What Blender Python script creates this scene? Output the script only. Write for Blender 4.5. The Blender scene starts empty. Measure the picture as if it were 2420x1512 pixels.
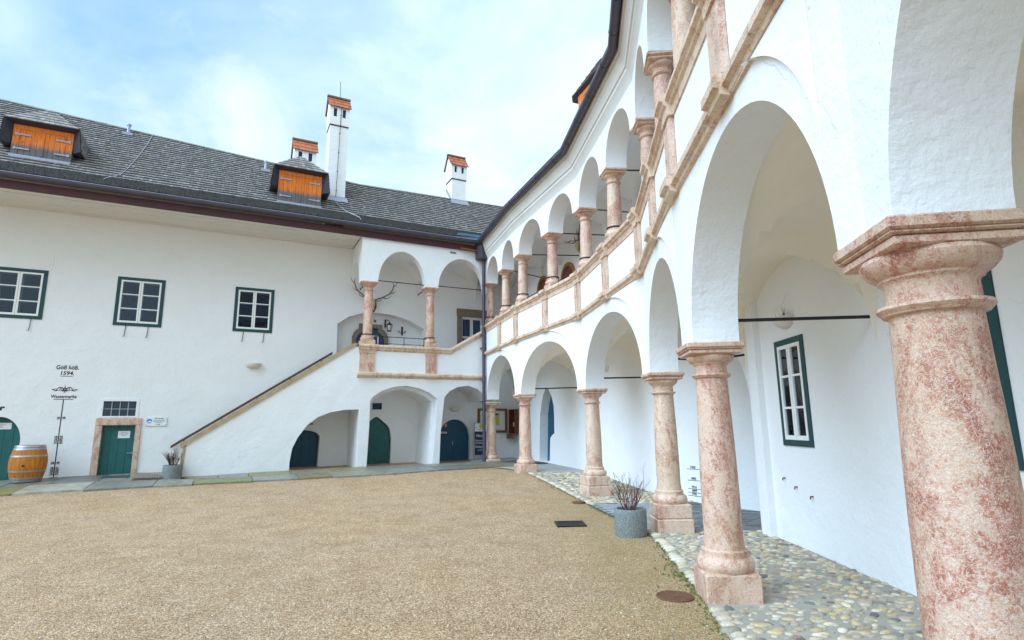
import bpy, bmesh, math, random
from mathutils import Vector, Matrix
from mathutils.geometry import tessellate_polygon
random.seed(11)
R = math.radians
scene = bpy.context.scene

# ---------------------------------------------------------------- camera
F_PX, CAM_H, K = 561.0, 1.8, 1024/2419.0
_zc = Vector((475-512, 320+2712, -F_PX)).normalized()
_fw = Vector((0, 0, -1)); _yc = (_fw - _fw.dot(_zc)*_zc).normalized()
_xc = _yc.cross(_zc)
CAM2W = Matrix((_xc, _yc, _zc))
CAM = Vector((0, 0, CAM_H))
cd = bpy.data.cameras.new('camera'); cam = bpy.data.objects.new('camera', cd)
scene.collection.objects.link(cam)
cd.sensor_fit = 'HORIZONTAL'; cd.sensor_width = 36; cd.lens = F_PX/1024*36
cd.clip_start = 0.05; cd.clip_end = 2000
cam.matrix_world = Matrix.Translation(CAM) @ CAM2W.to_4x4()
scene.camera = cam

# ---------------------------------------------------------------- world, sun, exposure
SUN_EL, SUN_AZ = R(44), R(234)       # azimuth clockwise from +Y
w = bpy.data.worlds.new("World"); scene.world = w; w.use_nodes = True
nt = w.node_tree; N = nt.nodes; Lk = nt.links
for n in list(N): N.remove(n)
out = N.new('ShaderNodeOutputWorld'); bg = N.new('ShaderNodeBackground')
sky = N.new('ShaderNodeTexSky'); sky.sky_type = 'NISHITA'; sky.sun_disc = False
sky.sun_elevation = SUN_EL; sky.sun_rotation = SUN_AZ
sky.air_density = 1.0; sky.dust_density = 0.6; sky.ozone_density = 2.5
tc = N.new('ShaderNodeTexCoord')
def cloudnoise(loc, scale, detail, rough, dist, lo, hi):
    mp = N.new('ShaderNodeMapping'); mp.inputs['Scale'].default_value = (1.0, 1.0, 1.6); mp.inputs['Location'].default_value = loc
    nz = N.new('ShaderNodeTexNoise'); nz.inputs['Scale'].default_value = scale; nz.inputs['Detail'].default_value = detail; nz.inputs['Roughness'].default_value = rough; nz.inputs['Distortion'].default_value = dist
    rp = N.new('ShaderNodeValToRGB'); rp.color_ramp.elements[0].position = lo; rp.color_ramp.elements[1].position = hi
    Lk.new(tc.outputs['Generated'], mp.inputs['Vector']); Lk.new(mp.outputs[0], nz.inputs['Vector']); Lk.new(nz.outputs[0], rp.inputs[0])
    return rp.outputs[0]
base = N.new('ShaderNodeMixRGB'); base.inputs[0].default_value = .55; base.inputs[2].default_value = (2.4, 4.8, 7.0, 1)
Lk.new(sky.outputs[0], base.inputs[1])
# open blue towards the left, cloud cover thickening to the right
sep = N.new('ShaderNodeSeparateXYZ'); Lk.new(tc.outputs['Generated'], sep.inputs[0])
veil = cloudnoise((.35, .1, .2), 1.9, 7, .55, .35, .36, .60)
ma = N.new('ShaderNodeMath'); ma.operation = 'MULTIPLY_ADD'; Lk.new(sep.outputs[0], ma.inputs[0]); ma.inputs[1].default_value = .75; ma.inputs[2].default_value = .42
mb_ = N.new('ShaderNodeMath'); mb_.operation = 'MULTIPLY_ADD'; mb_.use_clamp = True; Lk.new(veil, mb_.inputs[0]); mb_.inputs[1].default_value = .62; Lk.new(ma.outputs[0], mb_.inputs[2])
m1 = N.new('ShaderNodeMixRGB'); Lk.new(mb_.outputs[0], m1.inputs[0]); Lk.new(base.outputs[0], m1.inputs[1]); m1.inputs[2].default_value = (5.0, 6.3, 7.0, 1)
puff = cloudnoise((2.1, .6, .4), 3.0, 8, .56, .5, .47, .72)
m2 = N.new('ShaderNodeMixRGB'); Lk.new(puff, m2.inputs[0]); Lk.new(m1.outputs[0], m2.inputs[1]); m2.inputs[2].default_value = (5.9, 6.6, 6.9, 1)
Lk.new(m2.outputs[0], bg.inputs[0]); bg.inputs[1].default_value = 0.095
Lk.new(bg.outputs[0], out.inputs[0])
sd = bpy.data.lights.new('sun', 'SUN'); sun = bpy.data.objects.new('sun', sd); scene.collection.objects.link(sun)
sd.energy = 2.7; sd.angle = R(60); sd.color = (0.58, 0.78, 1.0)
_sv = Vector((math.sin(SUN_AZ)*math.cos(SUN_EL), math.cos(SUN_AZ)*math.cos(SUN_EL), math.sin(SUN_EL)))
sun.rotation_euler = _sv.to_track_quat('Z', 'Y').to_euler(); sun.location = (0, 0, 30)
scene.view_settings.view_transform = 'Standard'; scene.view_settings.look = 'None'
scene.view_settings.exposure = 0.95; scene.view_settings.gamma = 1.0
scene.render.engine = 'CYCLES'
scene.cycles.max_bounces = 8; scene.cycles.diffuse_bounces = 5

# ---------------------------------------------------------------- materials
def new_mat(name):
    m = bpy.data.materials.new(name); m.use_nodes = True
    t = m.node_tree; b = t.nodes['Principled BSDF']
    return m, t, b
def node(t, k, **kw):
    n = t.nodes.new(k)
    for a, v in kw.items():
        if a in n.inputs: n.inputs[a].default_value = v
        else: setattr(n, a, v)
    return n
def coord(t, obj=False, scale=(1, 1, 1)):
    if obj: c = t.nodes.new('ShaderNodeTexCoord').outputs['Object']
    else: c = t.nodes.new('ShaderNodeNewGeometry').outputs['Position']
    m = node(t, 'ShaderNodeMapping'); m.inputs['Scale'].default_value = scale
    t.links.new(c, m.inputs['Vector']); return m.outputs[0]
def noise(t, v, scale, detail=4, rough=.55, dist=0):
    n = node(t, 'ShaderNodeTexNoise', Scale=scale, Detail=detail, Roughness=rough, Distortion=dist)
    t.links.new(v, n.inputs['Vector']); return n.outputs[0]
def noise3(t, v, scale):
    n = node(t, 'ShaderNodeTexNoise', Scale=scale, Detail=4.0)
    t.links.new(v, n.inputs['Vector']); return n.outputs['Color']
def ramp(t, fac, stops):
    r = t.nodes.new('ShaderNodeValToRGB'); cr = r.color_ramp
    while len(cr.elements) < len(stops): cr.elements.new(0.5)
    for e, (p, c) in zip(cr.elements, stops):
        e.position = p; e.color = (c, c, c, 1) if isinstance(c, (int, float)) else (*c, 1)
    t.links.new(fac, r.inputs[0]); return r.outputs[0]
def mixc(t, fac, a, b, mode='MIX'):
    m = t.nodes.new('ShaderNodeMixRGB'); m.blend_type = mode
    for i, x in ((0, fac), (1, a), (2, b)):
        if isinstance(x, (int, float)): m.inputs[i].default_value = x if i == 0 else (x, x, x, 1)
        elif isinstance(x, tuple): m.inputs[i].default_value = (*x, 1)
        else: t.links.new(x, m.inputs[i])
    return m.outputs[0]
def bump(t, b, h, strength, dist, prev=None):
    n = node(t, 'ShaderNodeBump', Strength=strength, Distance=dist)
    t.links.new(h, n.inputs['Height'])
    if prev: t.links.new(prev, n.inputs['Normal'])
    t.links.new(n.outputs[0], b.inputs['Normal']); return n.outputs[0]
def tintattr(t):
    a = t.nodes.new('ShaderNodeAttribute'); a.attribute_name = 'tint'; return a.outputs['Color']

def m_plain(name, col, rough=.6, metal=0, var=.12, scale=6, obj=False, bs=0, bd=.002, bscale=60):
    m, t, b = new_mat(name); v = coord(t, obj)
    n = noise(t, v, scale, 5)
    c = mixc(t, n, tuple(x*(1-var) for x in col), tuple(min(1, x*(1+var)) for x in col))
    t.links.new(c, b.inputs['Base Color']); b.inputs['Roughness'].default_value = rough; b.inputs['Metallic'].default_value = metal
    if bs: bump(t, b, noise(t, v, bscale, 3), bs, bd)
    return m
def m_plaster():
    m, t, b = new_mat('white_plaster'); v = coord(t)
    n = noise(t, v, .9, 6, .6); n2 = noise(t, v, 14, 4, .6)
    c = mixc(t, n, (.77, .77, .765), (.85, .845, .835))
    c = mixc(t, ramp(t, n2, [(.60, 0), (.82, .10)]), c, (.58, .56, .52))
    sc = ramp(t, noise(t, coord(t, scale=(1, 1, .30)), 5.5, 7, .78), [(.62, 0), (.72, .28)])   # old stains and runs
    c = mixc(t, sc, c, (.60, .60, .60))
    vo = node(t, 'ShaderNodeTexVoronoi', Scale=.62, feature='DISTANCE_TO_EDGE'); wv = mixc(t, .13, v, noise3(t, v, 3.2)); t.links.new(wv, vo.inputs['Vector'])
    crk = mixc(t, 1.0, ramp(t, vo.outputs['Distance'], [(0, 1), (.0018, 0)]), ramp(t, noise(t, v, .8, 2), [(.56, 0), (.66, .45)]), 'MULTIPLY')
    c = mixc(t, crk, c, (.40, .39, .37))
    spk = ramp(t, noise(t, v, 26, 2, .5), [(.755, 0), (.775, .5)])
    c = mixc(t, spk, c, (.33, .29, .24))
    t.links.new(c, b.inputs['Base Color']); b.inputs['Roughness'].default_value = .92
    p = bump(t, b, noise(t, v, 1.6, 4), .7, .05)
    p = bump(t, b, noise(t, coord(t, scale=(1, 1, 2.2)), 7, 4, .6), .45, .011, p)
    p = bump(t, b, noise(t, v, 24, 4, .6), .6, .009, p)
    bump(t, b, noise(t, v, 140, 3, .6), .5, .0018, p)
    return m
def m_marble(name, light, mid, dark, seed=0.0, redness=.5):
    m, t, b = new_mat(name)
    c0 = t.nodes.new('ShaderNodeNewGeometry').outputs['Position']
    def mv(sc): 
        mpn = node(t, 'ShaderNodeMapping'); mpn.inputs['Location'].default_value = (seed, seed*.7, seed*.3); mpn.inputs['Scale'].default_value = sc
        t.links.new(c0, mpn.inputs['Vector']); return mpn.outputs[0]
    v = mv((1, 1, 1)); vv = mv((1, 1, .55))
    blot = noise(t, vv, 3.0, 8, .68, 1.4); fine = noise(t, v, 17, 7, .66, 1.4); fine2 = noise(t, v, 26, 6, .6, 2.6)
    a = node(t, 'ShaderNodeMath', operation='MULTIPLY_ADD'); t.links.new(fine, a.inputs[0]); a.inputs[1].default_value = .55; t.links.new(blot, a.inputs[2])
    lt = tuple(min(1, x*1.1) for x in light)
    net = noise(t, v, 30, 6, .62, 1.0)
    a = node(t, 'ShaderNodeMath', operation='MULTIPLY_ADD'); t.links.new(net, a.inputs[0]); a.inputs[1].default_value = .55; t.links.new(blot, a.inputs[2])
    col = ramp(t, a.outputs[0], [(.665, dark), (.735, mid), (.80, light), (.88, lt), (.95, mid)])
    rot = node(t, 'ShaderNodeMapping'); rot.inputs['Rotation'].default_value = (R(38), R(24), 0); rot.inputs['Scale'].default_value = (1.6, 1.6, .32)
    t.links.new(v, rot.inputs['Vector'])
    stk = noise(t, rot.outputs[0], 6.5, 8, .62, .9)
    col = mixc(t, ramp(t, stk, [(.52, 0), (.66, .75)]), col, lt)
    col = mixc(t, ramp(t, stk, [(.32, .6), (.44, 0)]), col, dark)
    ve = ramp(t, fine2, [(.462, 0), (.497, .8), (.503, .8), (.538, 0)])
    col = mixc(t, ve, col, (.80, .72, .61))
    spot = ramp(t, noise(t, v, 75, 3, .6), [(.64, 0), (.75, .5)])
    col = mixc(t, spot, col, dark)
    och = ramp(t, noise(t, vv, 1.9, 5, .65), [(.50, 0), (.72, redness)])
    col = mixc(t, och, col, mixc(t, fine, (.36, .235, .09), (.60, .43, .23)))
    t.links.new(col, b.inputs['Base Color']); b.inputs['Roughness'].default_value = .55
    p = bump(t, b, noise(t, v, 85, 5, .7), 1.0, .006)
    bump(t, b, noise(t, v, 9, 4), .4, .012, p)
    return m
def m_shingle(name, lo, hi):
    m, t, b = new_mat(name); v = coord(t)
    base = mixc(t, noise(t, v, 1.2, 5, .6), lo, hi)
    c = mixc(t, 1.0, base, tintattr(t), 'MULTIPLY')
    g = ramp(t, noise(t, v, .55, 5, .65), [(.56, 0), (.72, .35)])
    c = mixc(t, g, c, (.085, .10, .045))
    st = noise(t, coord(t, scale=(30, 30, 4)), 2.5, 3)
    c = mixc(t, ramp(t, st, [(.4, .0), (.75, .35)]), c, (.21, .20, .20))
    t.links.new(c, b.inputs['Base Color']); b.inputs['Roughness'].default_value = .8
    bump(t, b, noise(t, v, 55, 3), .5, .006)
    return m
def m_gravel():
    m, t, b = new_mat('tan_gravel'); v = coord(t)
    vo = node(t, 'ShaderNodeTexVoronoi', Scale=95.0); t.links.new(v, vo.inputs['Vector'])
    vo2 = node(t, 'ShaderNodeTexVoronoi', Scale=36.0); t.links.new(v, vo2.inputs['Vector'])
    sep = t.nodes.new('ShaderNodeSeparateColor'); t.links.new(vo.outputs['Color'], sep.inputs[0])
    sep2 = t.nodes.new('ShaderNodeSeparateColor'); t.links.new(vo2.outputs['Color'], sep2.inputs[0])
    c = ramp(t, sep.outputs[0], [(0, (.05, .025, .011)), (.22, (.26, .15, .07)), (.5, (.49, .28, .135)), (.74, (.67, .44, .235)), (1, (.92, .74, .50))])
    c2 = ramp(t, sep2.outputs[0], [(0, (.24, .125, .055)), (.5, (.47, .27, .115)), (1, (.64, .42, .215))])
    c = mixc(t, .28, c, c2)
    big = noise(t, v, .45, 5, .6)
    c = mixc(t, ramp(t, big, [(.35, 0), (.65, .8)]), c, mixc(t, 1.0, c, (.96, 1.0, 1.15), 'MULTIPLY'))
    mid = noise(t, v, 1.8, 5, .65)
    c = mixc(t, ramp(t, mid, [(.42, .0), (.72, .7)]), c, mixc(t, 1.0, c, (.74, .66, .50), 'MULTIPLY'))
    # moss along the arcade side (damp drip line)
    sx = t.nodes.new('ShaderNodeSeparateXYZ'); t.links.new(v, sx.inputs[0])
    ds = node(t, 'ShaderNodeMath', operation='SUBTRACT'); t.links.new(sx.outputs[0], ds.inputs[0]); ds.inputs[1].default_value = 0.15
    mm = node(t, 'ShaderNodeMath', operation='MULTIPLY'); t.links.new(ds.outputs[0], mm.inputs[0]); mm.inputs[1].default_value = .42
    ad = node(t, 'ShaderNodeMath', operation='ADD'); t.links.new(mm.outputs[0], ad.inputs[0]); t.links.new(noise(t, v, 2.6, 6, .7), ad.inputs[1])
    c = mixc(t, ramp(t, ad.outputs[0], [(.55, 0), (1.15, .42)]), c, (.32, .215, .075))
    t.links.new(c, b.inputs['Base Color']); b.inputs['Roughness'].default_value = .85
    hh = node(t, 'ShaderNodeMath', operation='SUBTRACT'); hh.inputs[0].default_value = 1; t.links.new(vo.outputs['Distance'], hh.inputs[1])
    p = bump(t, b, hh.outputs[0], .9, .012)
    bump(t, b, noise(t, v, 7, 4), .5, .02, p)
    return m
def m_tint(name, rough=.7, var=.25, scale=40, bs=.4, bd=.004, extra=None, spec=None):
    m, t, b = new_mat(name); v = coord(t)
    n = noise(t, v, scale, 5, .6)
    c = mixc(t, 1.0, tintattr(t), ramp(t, n, [(.25, 1-var), (.75, 1+var*.4)]), 'MULTIPLY')
    if extra:
        lo, hi, col, sc = extra
        c = mixc(t, ramp(t, noise(t, v, sc, 5, .6), [(lo, 0), (hi, .8)]), c, col)
    t.links.new(c, b.inputs['Base Color']); b.inputs['Roughness'].default_value = rough
    bump(t, b, n, bs, bd)
    return m
def m_wood(name, col, dark, sx=1, rough=.6, obj=False, vertical=True, weather=None):
    m, t, b = new_mat(name)
    v = coord(t, obj, (14, 14, 1.1) if vertical else (1.1, 14, 14))
    n = noise(t, v, 2.2, 6, .65, .8)
    c = mixc(t, ramp(t, n, [(.35, 0), (.68, 1)]), dark, col)
    kn = ramp(t, noise(t, coord(t, obj, (1, 1, .6)), 7, 3), [(.66, 0), (.72, .8)])
    c = mixc(t, kn, c, tuple(x*.35 for x in col))
    if weather:                                   # boards gone grey near the foot, with a ragged edge
        g = t.nodes.new('ShaderNodeTexCoord').outputs['Generated']
        s = t.nodes.new('ShaderNodeSeparateXYZ'); t.links.new(g, s.inputs[0])
        a = node(t, 'ShaderNodeMath', operation='MULTIPLY_ADD'); t.links.new(noise(t, coord(t, obj, (9, 9, .5)), 2.0, 5, .7), a.inputs[0])
        a.inputs[1].default_value = .55; t.links.new(s.outputs[2], a.inputs[2])
        wf = ramp(t, a.outputs[0], [(weather-.02, 1), (weather+.14, 0)])
        c = mixc(t, wf, c, mixc(t, n, (.05, .045, .05), (.20, .19, .19)))
    t.links.new(c, b.inputs['Base Color']); b.inputs['Roughness'].default_value = rough
    bump(t, b, n, .4, .004)
    return m
def m_granite():
    m, t, b = new_mat('grey_granite'); v = coord(t, True)
    c = ramp(t, noise(t, v, 55, 4, .7), [(.3, (.05, .055, .055)), (.46, (.16, .175, .17)), (.6, (.28, .29, .28)), (.75, (.45, .45, .43))])
    c = mixc(t, ramp(t, noise(t, v, 4, 4), [(.4, 0), (.7, .4)]), c, (.17, .19, .16))
    t.links.new(c, b.inputs['Base Color']); b.inputs['Roughness'].default_value = .8
    p = bump(t, b, noise(t, v, 40, 4, .7), .8, .012); bump(t, b, noise(t, v, 12, 3), .5, .02, p)
    return m
def m_glass():
    m, t, b = new_mat('window_glass'); t.nodes.remove(b)
    o = t.nodes['Material Output']
    tr = t.nodes.new('ShaderNodeBsdfTransparent'); tr.inputs[0].default_value = (.62, .74, .84, 1)
    gl = t.nodes.new('ShaderNodeBsdfGlossy'); gl.inputs['Roughness'].default_value = .03
    fr = node(t, 'ShaderNodeFresnel', IOR=1.5)
    wn = noise(t, coord(t), 3.5, 2)
    bp = node(t, 'ShaderNodeBump', Strength=.12, Distance=.02); t.links.new(wn, bp.inputs['Height']); t.links.new(bp.outputs[0], gl.inputs['Normal'])
    mxs = t.nodes.new('ShaderNodeMixShader'); t.links.new(fr.outputs[0], mxs.inputs[0]); t.links.new(tr.outputs[0], mxs.inputs[1]); t.links.new(gl.outputs[0], mxs.inputs[2])
    t.links.new(mxs.outputs[0], o.inputs[0]); return m
M = {}
M['plaster'] = m_plaster()
M['vault_bounce'] = m_plain('warm_bounce_plaster', (.87, .795, .675), .92, 0, .06, 1.3, bs=.5, bd=.02, bscale=5)  # vault plaster with the warm bounce light mixed into its colour
M['marble'] = m_marble('red_marble', (.62, .40, .285), (.53, .225, .145), (.39, .13, .08), 0, .4)
M['marble_pale'] = m_marble('pale_marble', (.63, .43, .30), (.55, .28, .18), (.42, .16, .095), 5, .38)
M['marble_grey'] = m_marble('pale_grey_marble', (.62, .425, .315), (.54, .30, .20), (.43, .19, .11), 9, .3)
M['band'] = m_marble('moulding_marble', (.67, .49, .35), (.59, .375, .24), (.44, .22, .12), 3, .35)
M['shingle'] = m_shingle('wood_shingle', (.165, .148, .128), (.32, .29, .25))
M['tile'] = m_tint('clay_tile', .75, .35, 25)
M['gravel'] = m_gravel()
M['stone'] = m_tint('cobblestone', .62, .35, 45, .35, .004)
M['mortar'] = m_plain('mortar', (.34, .31, .25), .9, 0, .3, 2.2, bs=.6, bd=.006, bscale=45)
M['flag'] = m_tint('flagstone', .45, .45, 5, .5, .012, (.52, .74, (.17, .155, .05), 2.6))
M['brick'] = m_tint('slate_brick', .7, .3, 20, .4, .006)
M['concrete'] = m_plain('concrete', (.36, .35, .32), .85, 0, .2, 3, bs=.4, bd=.004)
M['iron'] = m_plain('black_iron', (.018, .018, .02), .5, .3, .3)
M['rust'] = m_plain('rusty_iron', (.19, .085, .045), .75, .3, .5, 18, bs=.5, bd=.004)
M['gutter'] = m_plain('gutter_metal', (.075, .066, .090), .42, .35, .25, 3)
M['fascia'] = m_plain('dark_red_fascia', (.055, .010, .012), .6, 0, .4, 4)
M['zinc'] = m_plain('zinc_sheet', (.36, .37, .44), .45, .5, .15, 4)
M['patina'] = m_plain('blue_patina_sheet', (.075, .16, .23), .5, .4, .4, 5)
M['white'] = m_plain('white_paint', (.80, .80, .77), .5, 0, .05, 8)
M['soffit'] = m_plain('soffit_boards', (.70, .68, .63), .8, 0, .08, 3, bs=.3, bd=.004, bscale=20)
M['cornice'] = m_plain('cornice_plaster', (.66, .63, .58), .9, 0, .12, 1.5, bs=.5, bd=.01, bscale=12)
M['green'] = m_plain('green_paint', (.005, .105, .100), .5, 0, .3, 5, bs=.25, bd=.002, bscale=30)
M['teal'] = m_plain('dark_teal_paint', (.004, .078, .140), .5, 0, .35, 5, bs=.25, bd=.002, bscale=30)
M['greenframe'] = m_plain('green_window_frame', (.002, .050, .055), .5, 0, .25, 6)
M['room'] = m_plain('grey_room', (.16, .18, .20), .8, 0, .4, 3)
M['dark'] = m_plain('dark_room', (.032, .062, .125), .8, 0, .3, 2)  # blue lift stands in for sky reflected in the window panes
M['black'] = m_plain('black_lettering', (.012, .012, .016), .7, 0, .2, 9)
M['glass'] = m_glass()
M['doorstone'] = m_marble('door_frame_stone', (.60, .42, .32), (.52, .27, .17), (.36, .16, .09), 13, .4)
M['brownstone'] = m_plain('brown_window_stone', (.20, .155, .115), .85, 0, .35, 7, bs=.6, bd=.01, bscale=25)
M['oldstone'] = m_plain('weathered_coping', (.42, .31, .17), .85, 0, .45, 5, bs=.7, bd=.015, bscale=18)
M['rail'] = m_wood('brown_handrail', (.17, .065, .03), (.08, .03, .015), vertical=False)
M['orange'] = m_wood('orange_shutter_wood', (.93, .27, .014), (.62, .12, .008), weather=.56)
M['orange2'] = m_wood('orange_door_wood', (.46, .19, .04), (.25, .085, .02))
M['darkwood'] = m_wood('dark_eave_wood', (.045, .042, .06), (.025, .022, .032))
M['greywood'] = m_wood('grey_cheek_wood', (.24, .23, .23), (.10, .09, .10))
M['barrel'] = m_wood('barrel_oak', (.72, .25, .012), (.40, .115, .008), rough=.75, obj=True)
BARREL_XY = (-13.4453, 15.9697)         # axis of the barrel by the arched door
_t = M['barrel'].node_tree; _b = _t.nodes['Principled BSDF']; _src = _b.inputs['Base Color'].links[0].from_socket
_sp = _t.nodes.new('ShaderNodeSeparateXYZ'); _t.links.new(_t.nodes.new('ShaderNodeTexCoord').outputs['Object'], _sp.inputs[0])
def _mn(op, x, y=None):
    n = node(_t, 'ShaderNodeMath', operation=op)
    for i, q in enumerate((x, y)):
        if q is None: continue
        if isinstance(q, (int, float)): n.inputs[i].default_value = q
        else: _t.links.new(q, n.inputs[i])
    return n.outputs[0]
_ang = _mn('ARCTAN2', _mn('SUBTRACT', _sp.outputs[1], BARREL_XY[1]), _mn('SUBTRACT', _sp.outputs[0], BARREL_XY[0]))
_st = _mn('FRACT', _mn('MULTIPLY', _ang, 24/6.2832)); _id = _mn('FLOOR', _mn('MULTIPLY', _ang, 24/6.2832))
_wn = node(_t, 'ShaderNodeTexWhiteNoise', noise_dimensions='1D'); _t.links.new(_id, _wn.inputs['W'])
_c = mixc(_t, ramp(_t, _wn.outputs['Value'], [(0, 0), (1, .55)]), _src, mixc(_t, 1.0, _src, (.55, .5, .45), 'MULTIPLY'))
_c = mixc(_t, ramp(_t, _st, [(.0, .85), (.05, 0), (.95, 0), (1, .85)]), _c, (.08, .025, .006)); _t.links.new(_c, _b.inputs['Base Color'])
M['hoop'] = m_plain('barrel_hoop', (.38, .41, .45), .4, .7, .2, 10, True)
M['granite'] = m_granite()
M['soil'] = m_plain('soil', (.05, .03, .02), .95, 0, .4, 20)
M['twig'] = m_plain('bare_twig', (.115, .045, .04), .8, 0, .4, 20)
M['brownwood'] = m_wood('brown_board_wood', (.26, .12, .04), (.15, .06, .02))
M['redwood'] = m_wood('red_cabinet_wood', (.22, .055, .03), (.12, .03, .018))
M['paper'] = m_plain('white_paper', (.80, .82, .82), .7, 0, .04)
M['yellow'] = m_plain('yellow_poster', (.55, .56, .06), .6, 0, .1, 12)
M['bluep'] = m_plain('blue_print', (.05, .26, .68), .5, 0, .6, 40)
M['navy'] = m_plain('navy_board', (.012, .018, .06), .6, 0, .3, 8)
M['sunyel'] = m_plain('sun_yellow', (.68, .42, .02), .6, 0, .1, 20)
M['red'] = m_plain('sign_red', (.55, .02, .05), .5, 0, .1)
M['antler'] = m_plain('antler_horn', (.20, .15, .115), .6, 0, .5, 14)
M['skull'] = m_plain('skull_bone', (.50, .43, .26), .7, 0, .3, 14)
M['shield'] = m_plain('red_brown_shield', (.20, .035, .012), .5, 0, .3, 8)
M['lampwhite'] = m_plain('lamp_plaster', (.72, .68, .62), .8, 0, .12, 9)
M['mat'] = m_plain('dark_mat', (.055, .055, .065), .95, 0, .35, 30, bs=.8, bd=.01, bscale=80)
M['slat'] = m_wood('grey_slat_wood', (.42, .36, .29), (.28, .22, .17), vertical=False)

# ---------------------------------------------------------------- helpers
def ray(x, y):
    """direction of the sight line through point (x, y) of the 2419 px wide survey picture"""
    return (CAM2W @ Vector(((x*K-512)/F_PX, -(y*K-320)/F_PX, -1))).normalized()
def ss(a, b, x):
    t = min(1, max(0, (x-a)/(b-a))); return t*t*(3-2*t)
def gz(x, y): return .08 + .34*ss(11, 20, y-.1*x)
def gpt(x, y, dz=0):
    r = ray(x, y); z = .08
    for _ in range(60):
        p = CAM + r*((z-CAM_H)/r.z); z = .5*z + .5*gz(p.x, p.y)
    return Vector((p.x, p.y, z+dz))
def zoom(x0, y0, sc): return lambda x, y: ((x0+x*sc)/1.6931, (y0+y*sc)/1.6931)

class Fr:
    """wall frame: s along the wall, d out of the wall, z up"""
    def __init__(self, o, t, flip=False, L=None, m0=0, m1=0):
        self.o = Vector((o[0], o[1], 0)); self.t = Vector((t[0], t[1], 0)).normalized()
        n = Vector((self.t.y, -self.t.x, 0)); self.n = -n if flip else n
        self.L, self.m0, self.m1 = L, m0, m1
    def pt(self, s, d, z):
        if self.L: s = s + d*(self.m0*(1-s/self.L) + self.m1*s/self.L)
        return self.o + self.t*s + self.n*d + Vector((0, 0, z))
    def hit(self, x, y, d=0):
        r = ray(x, y); o = self.o + self.n*d
        k = (o-CAM).dot(self.n)/r.dot(self.n); p = CAM + r*k
        return ((p-o).dot(self.t), p.z)
    def shift(self, ds=0, dd=0):
        f = Fr(self.o + self.t*ds + self.n*dd, self.t); f.n = self.n.copy(); return f

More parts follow.
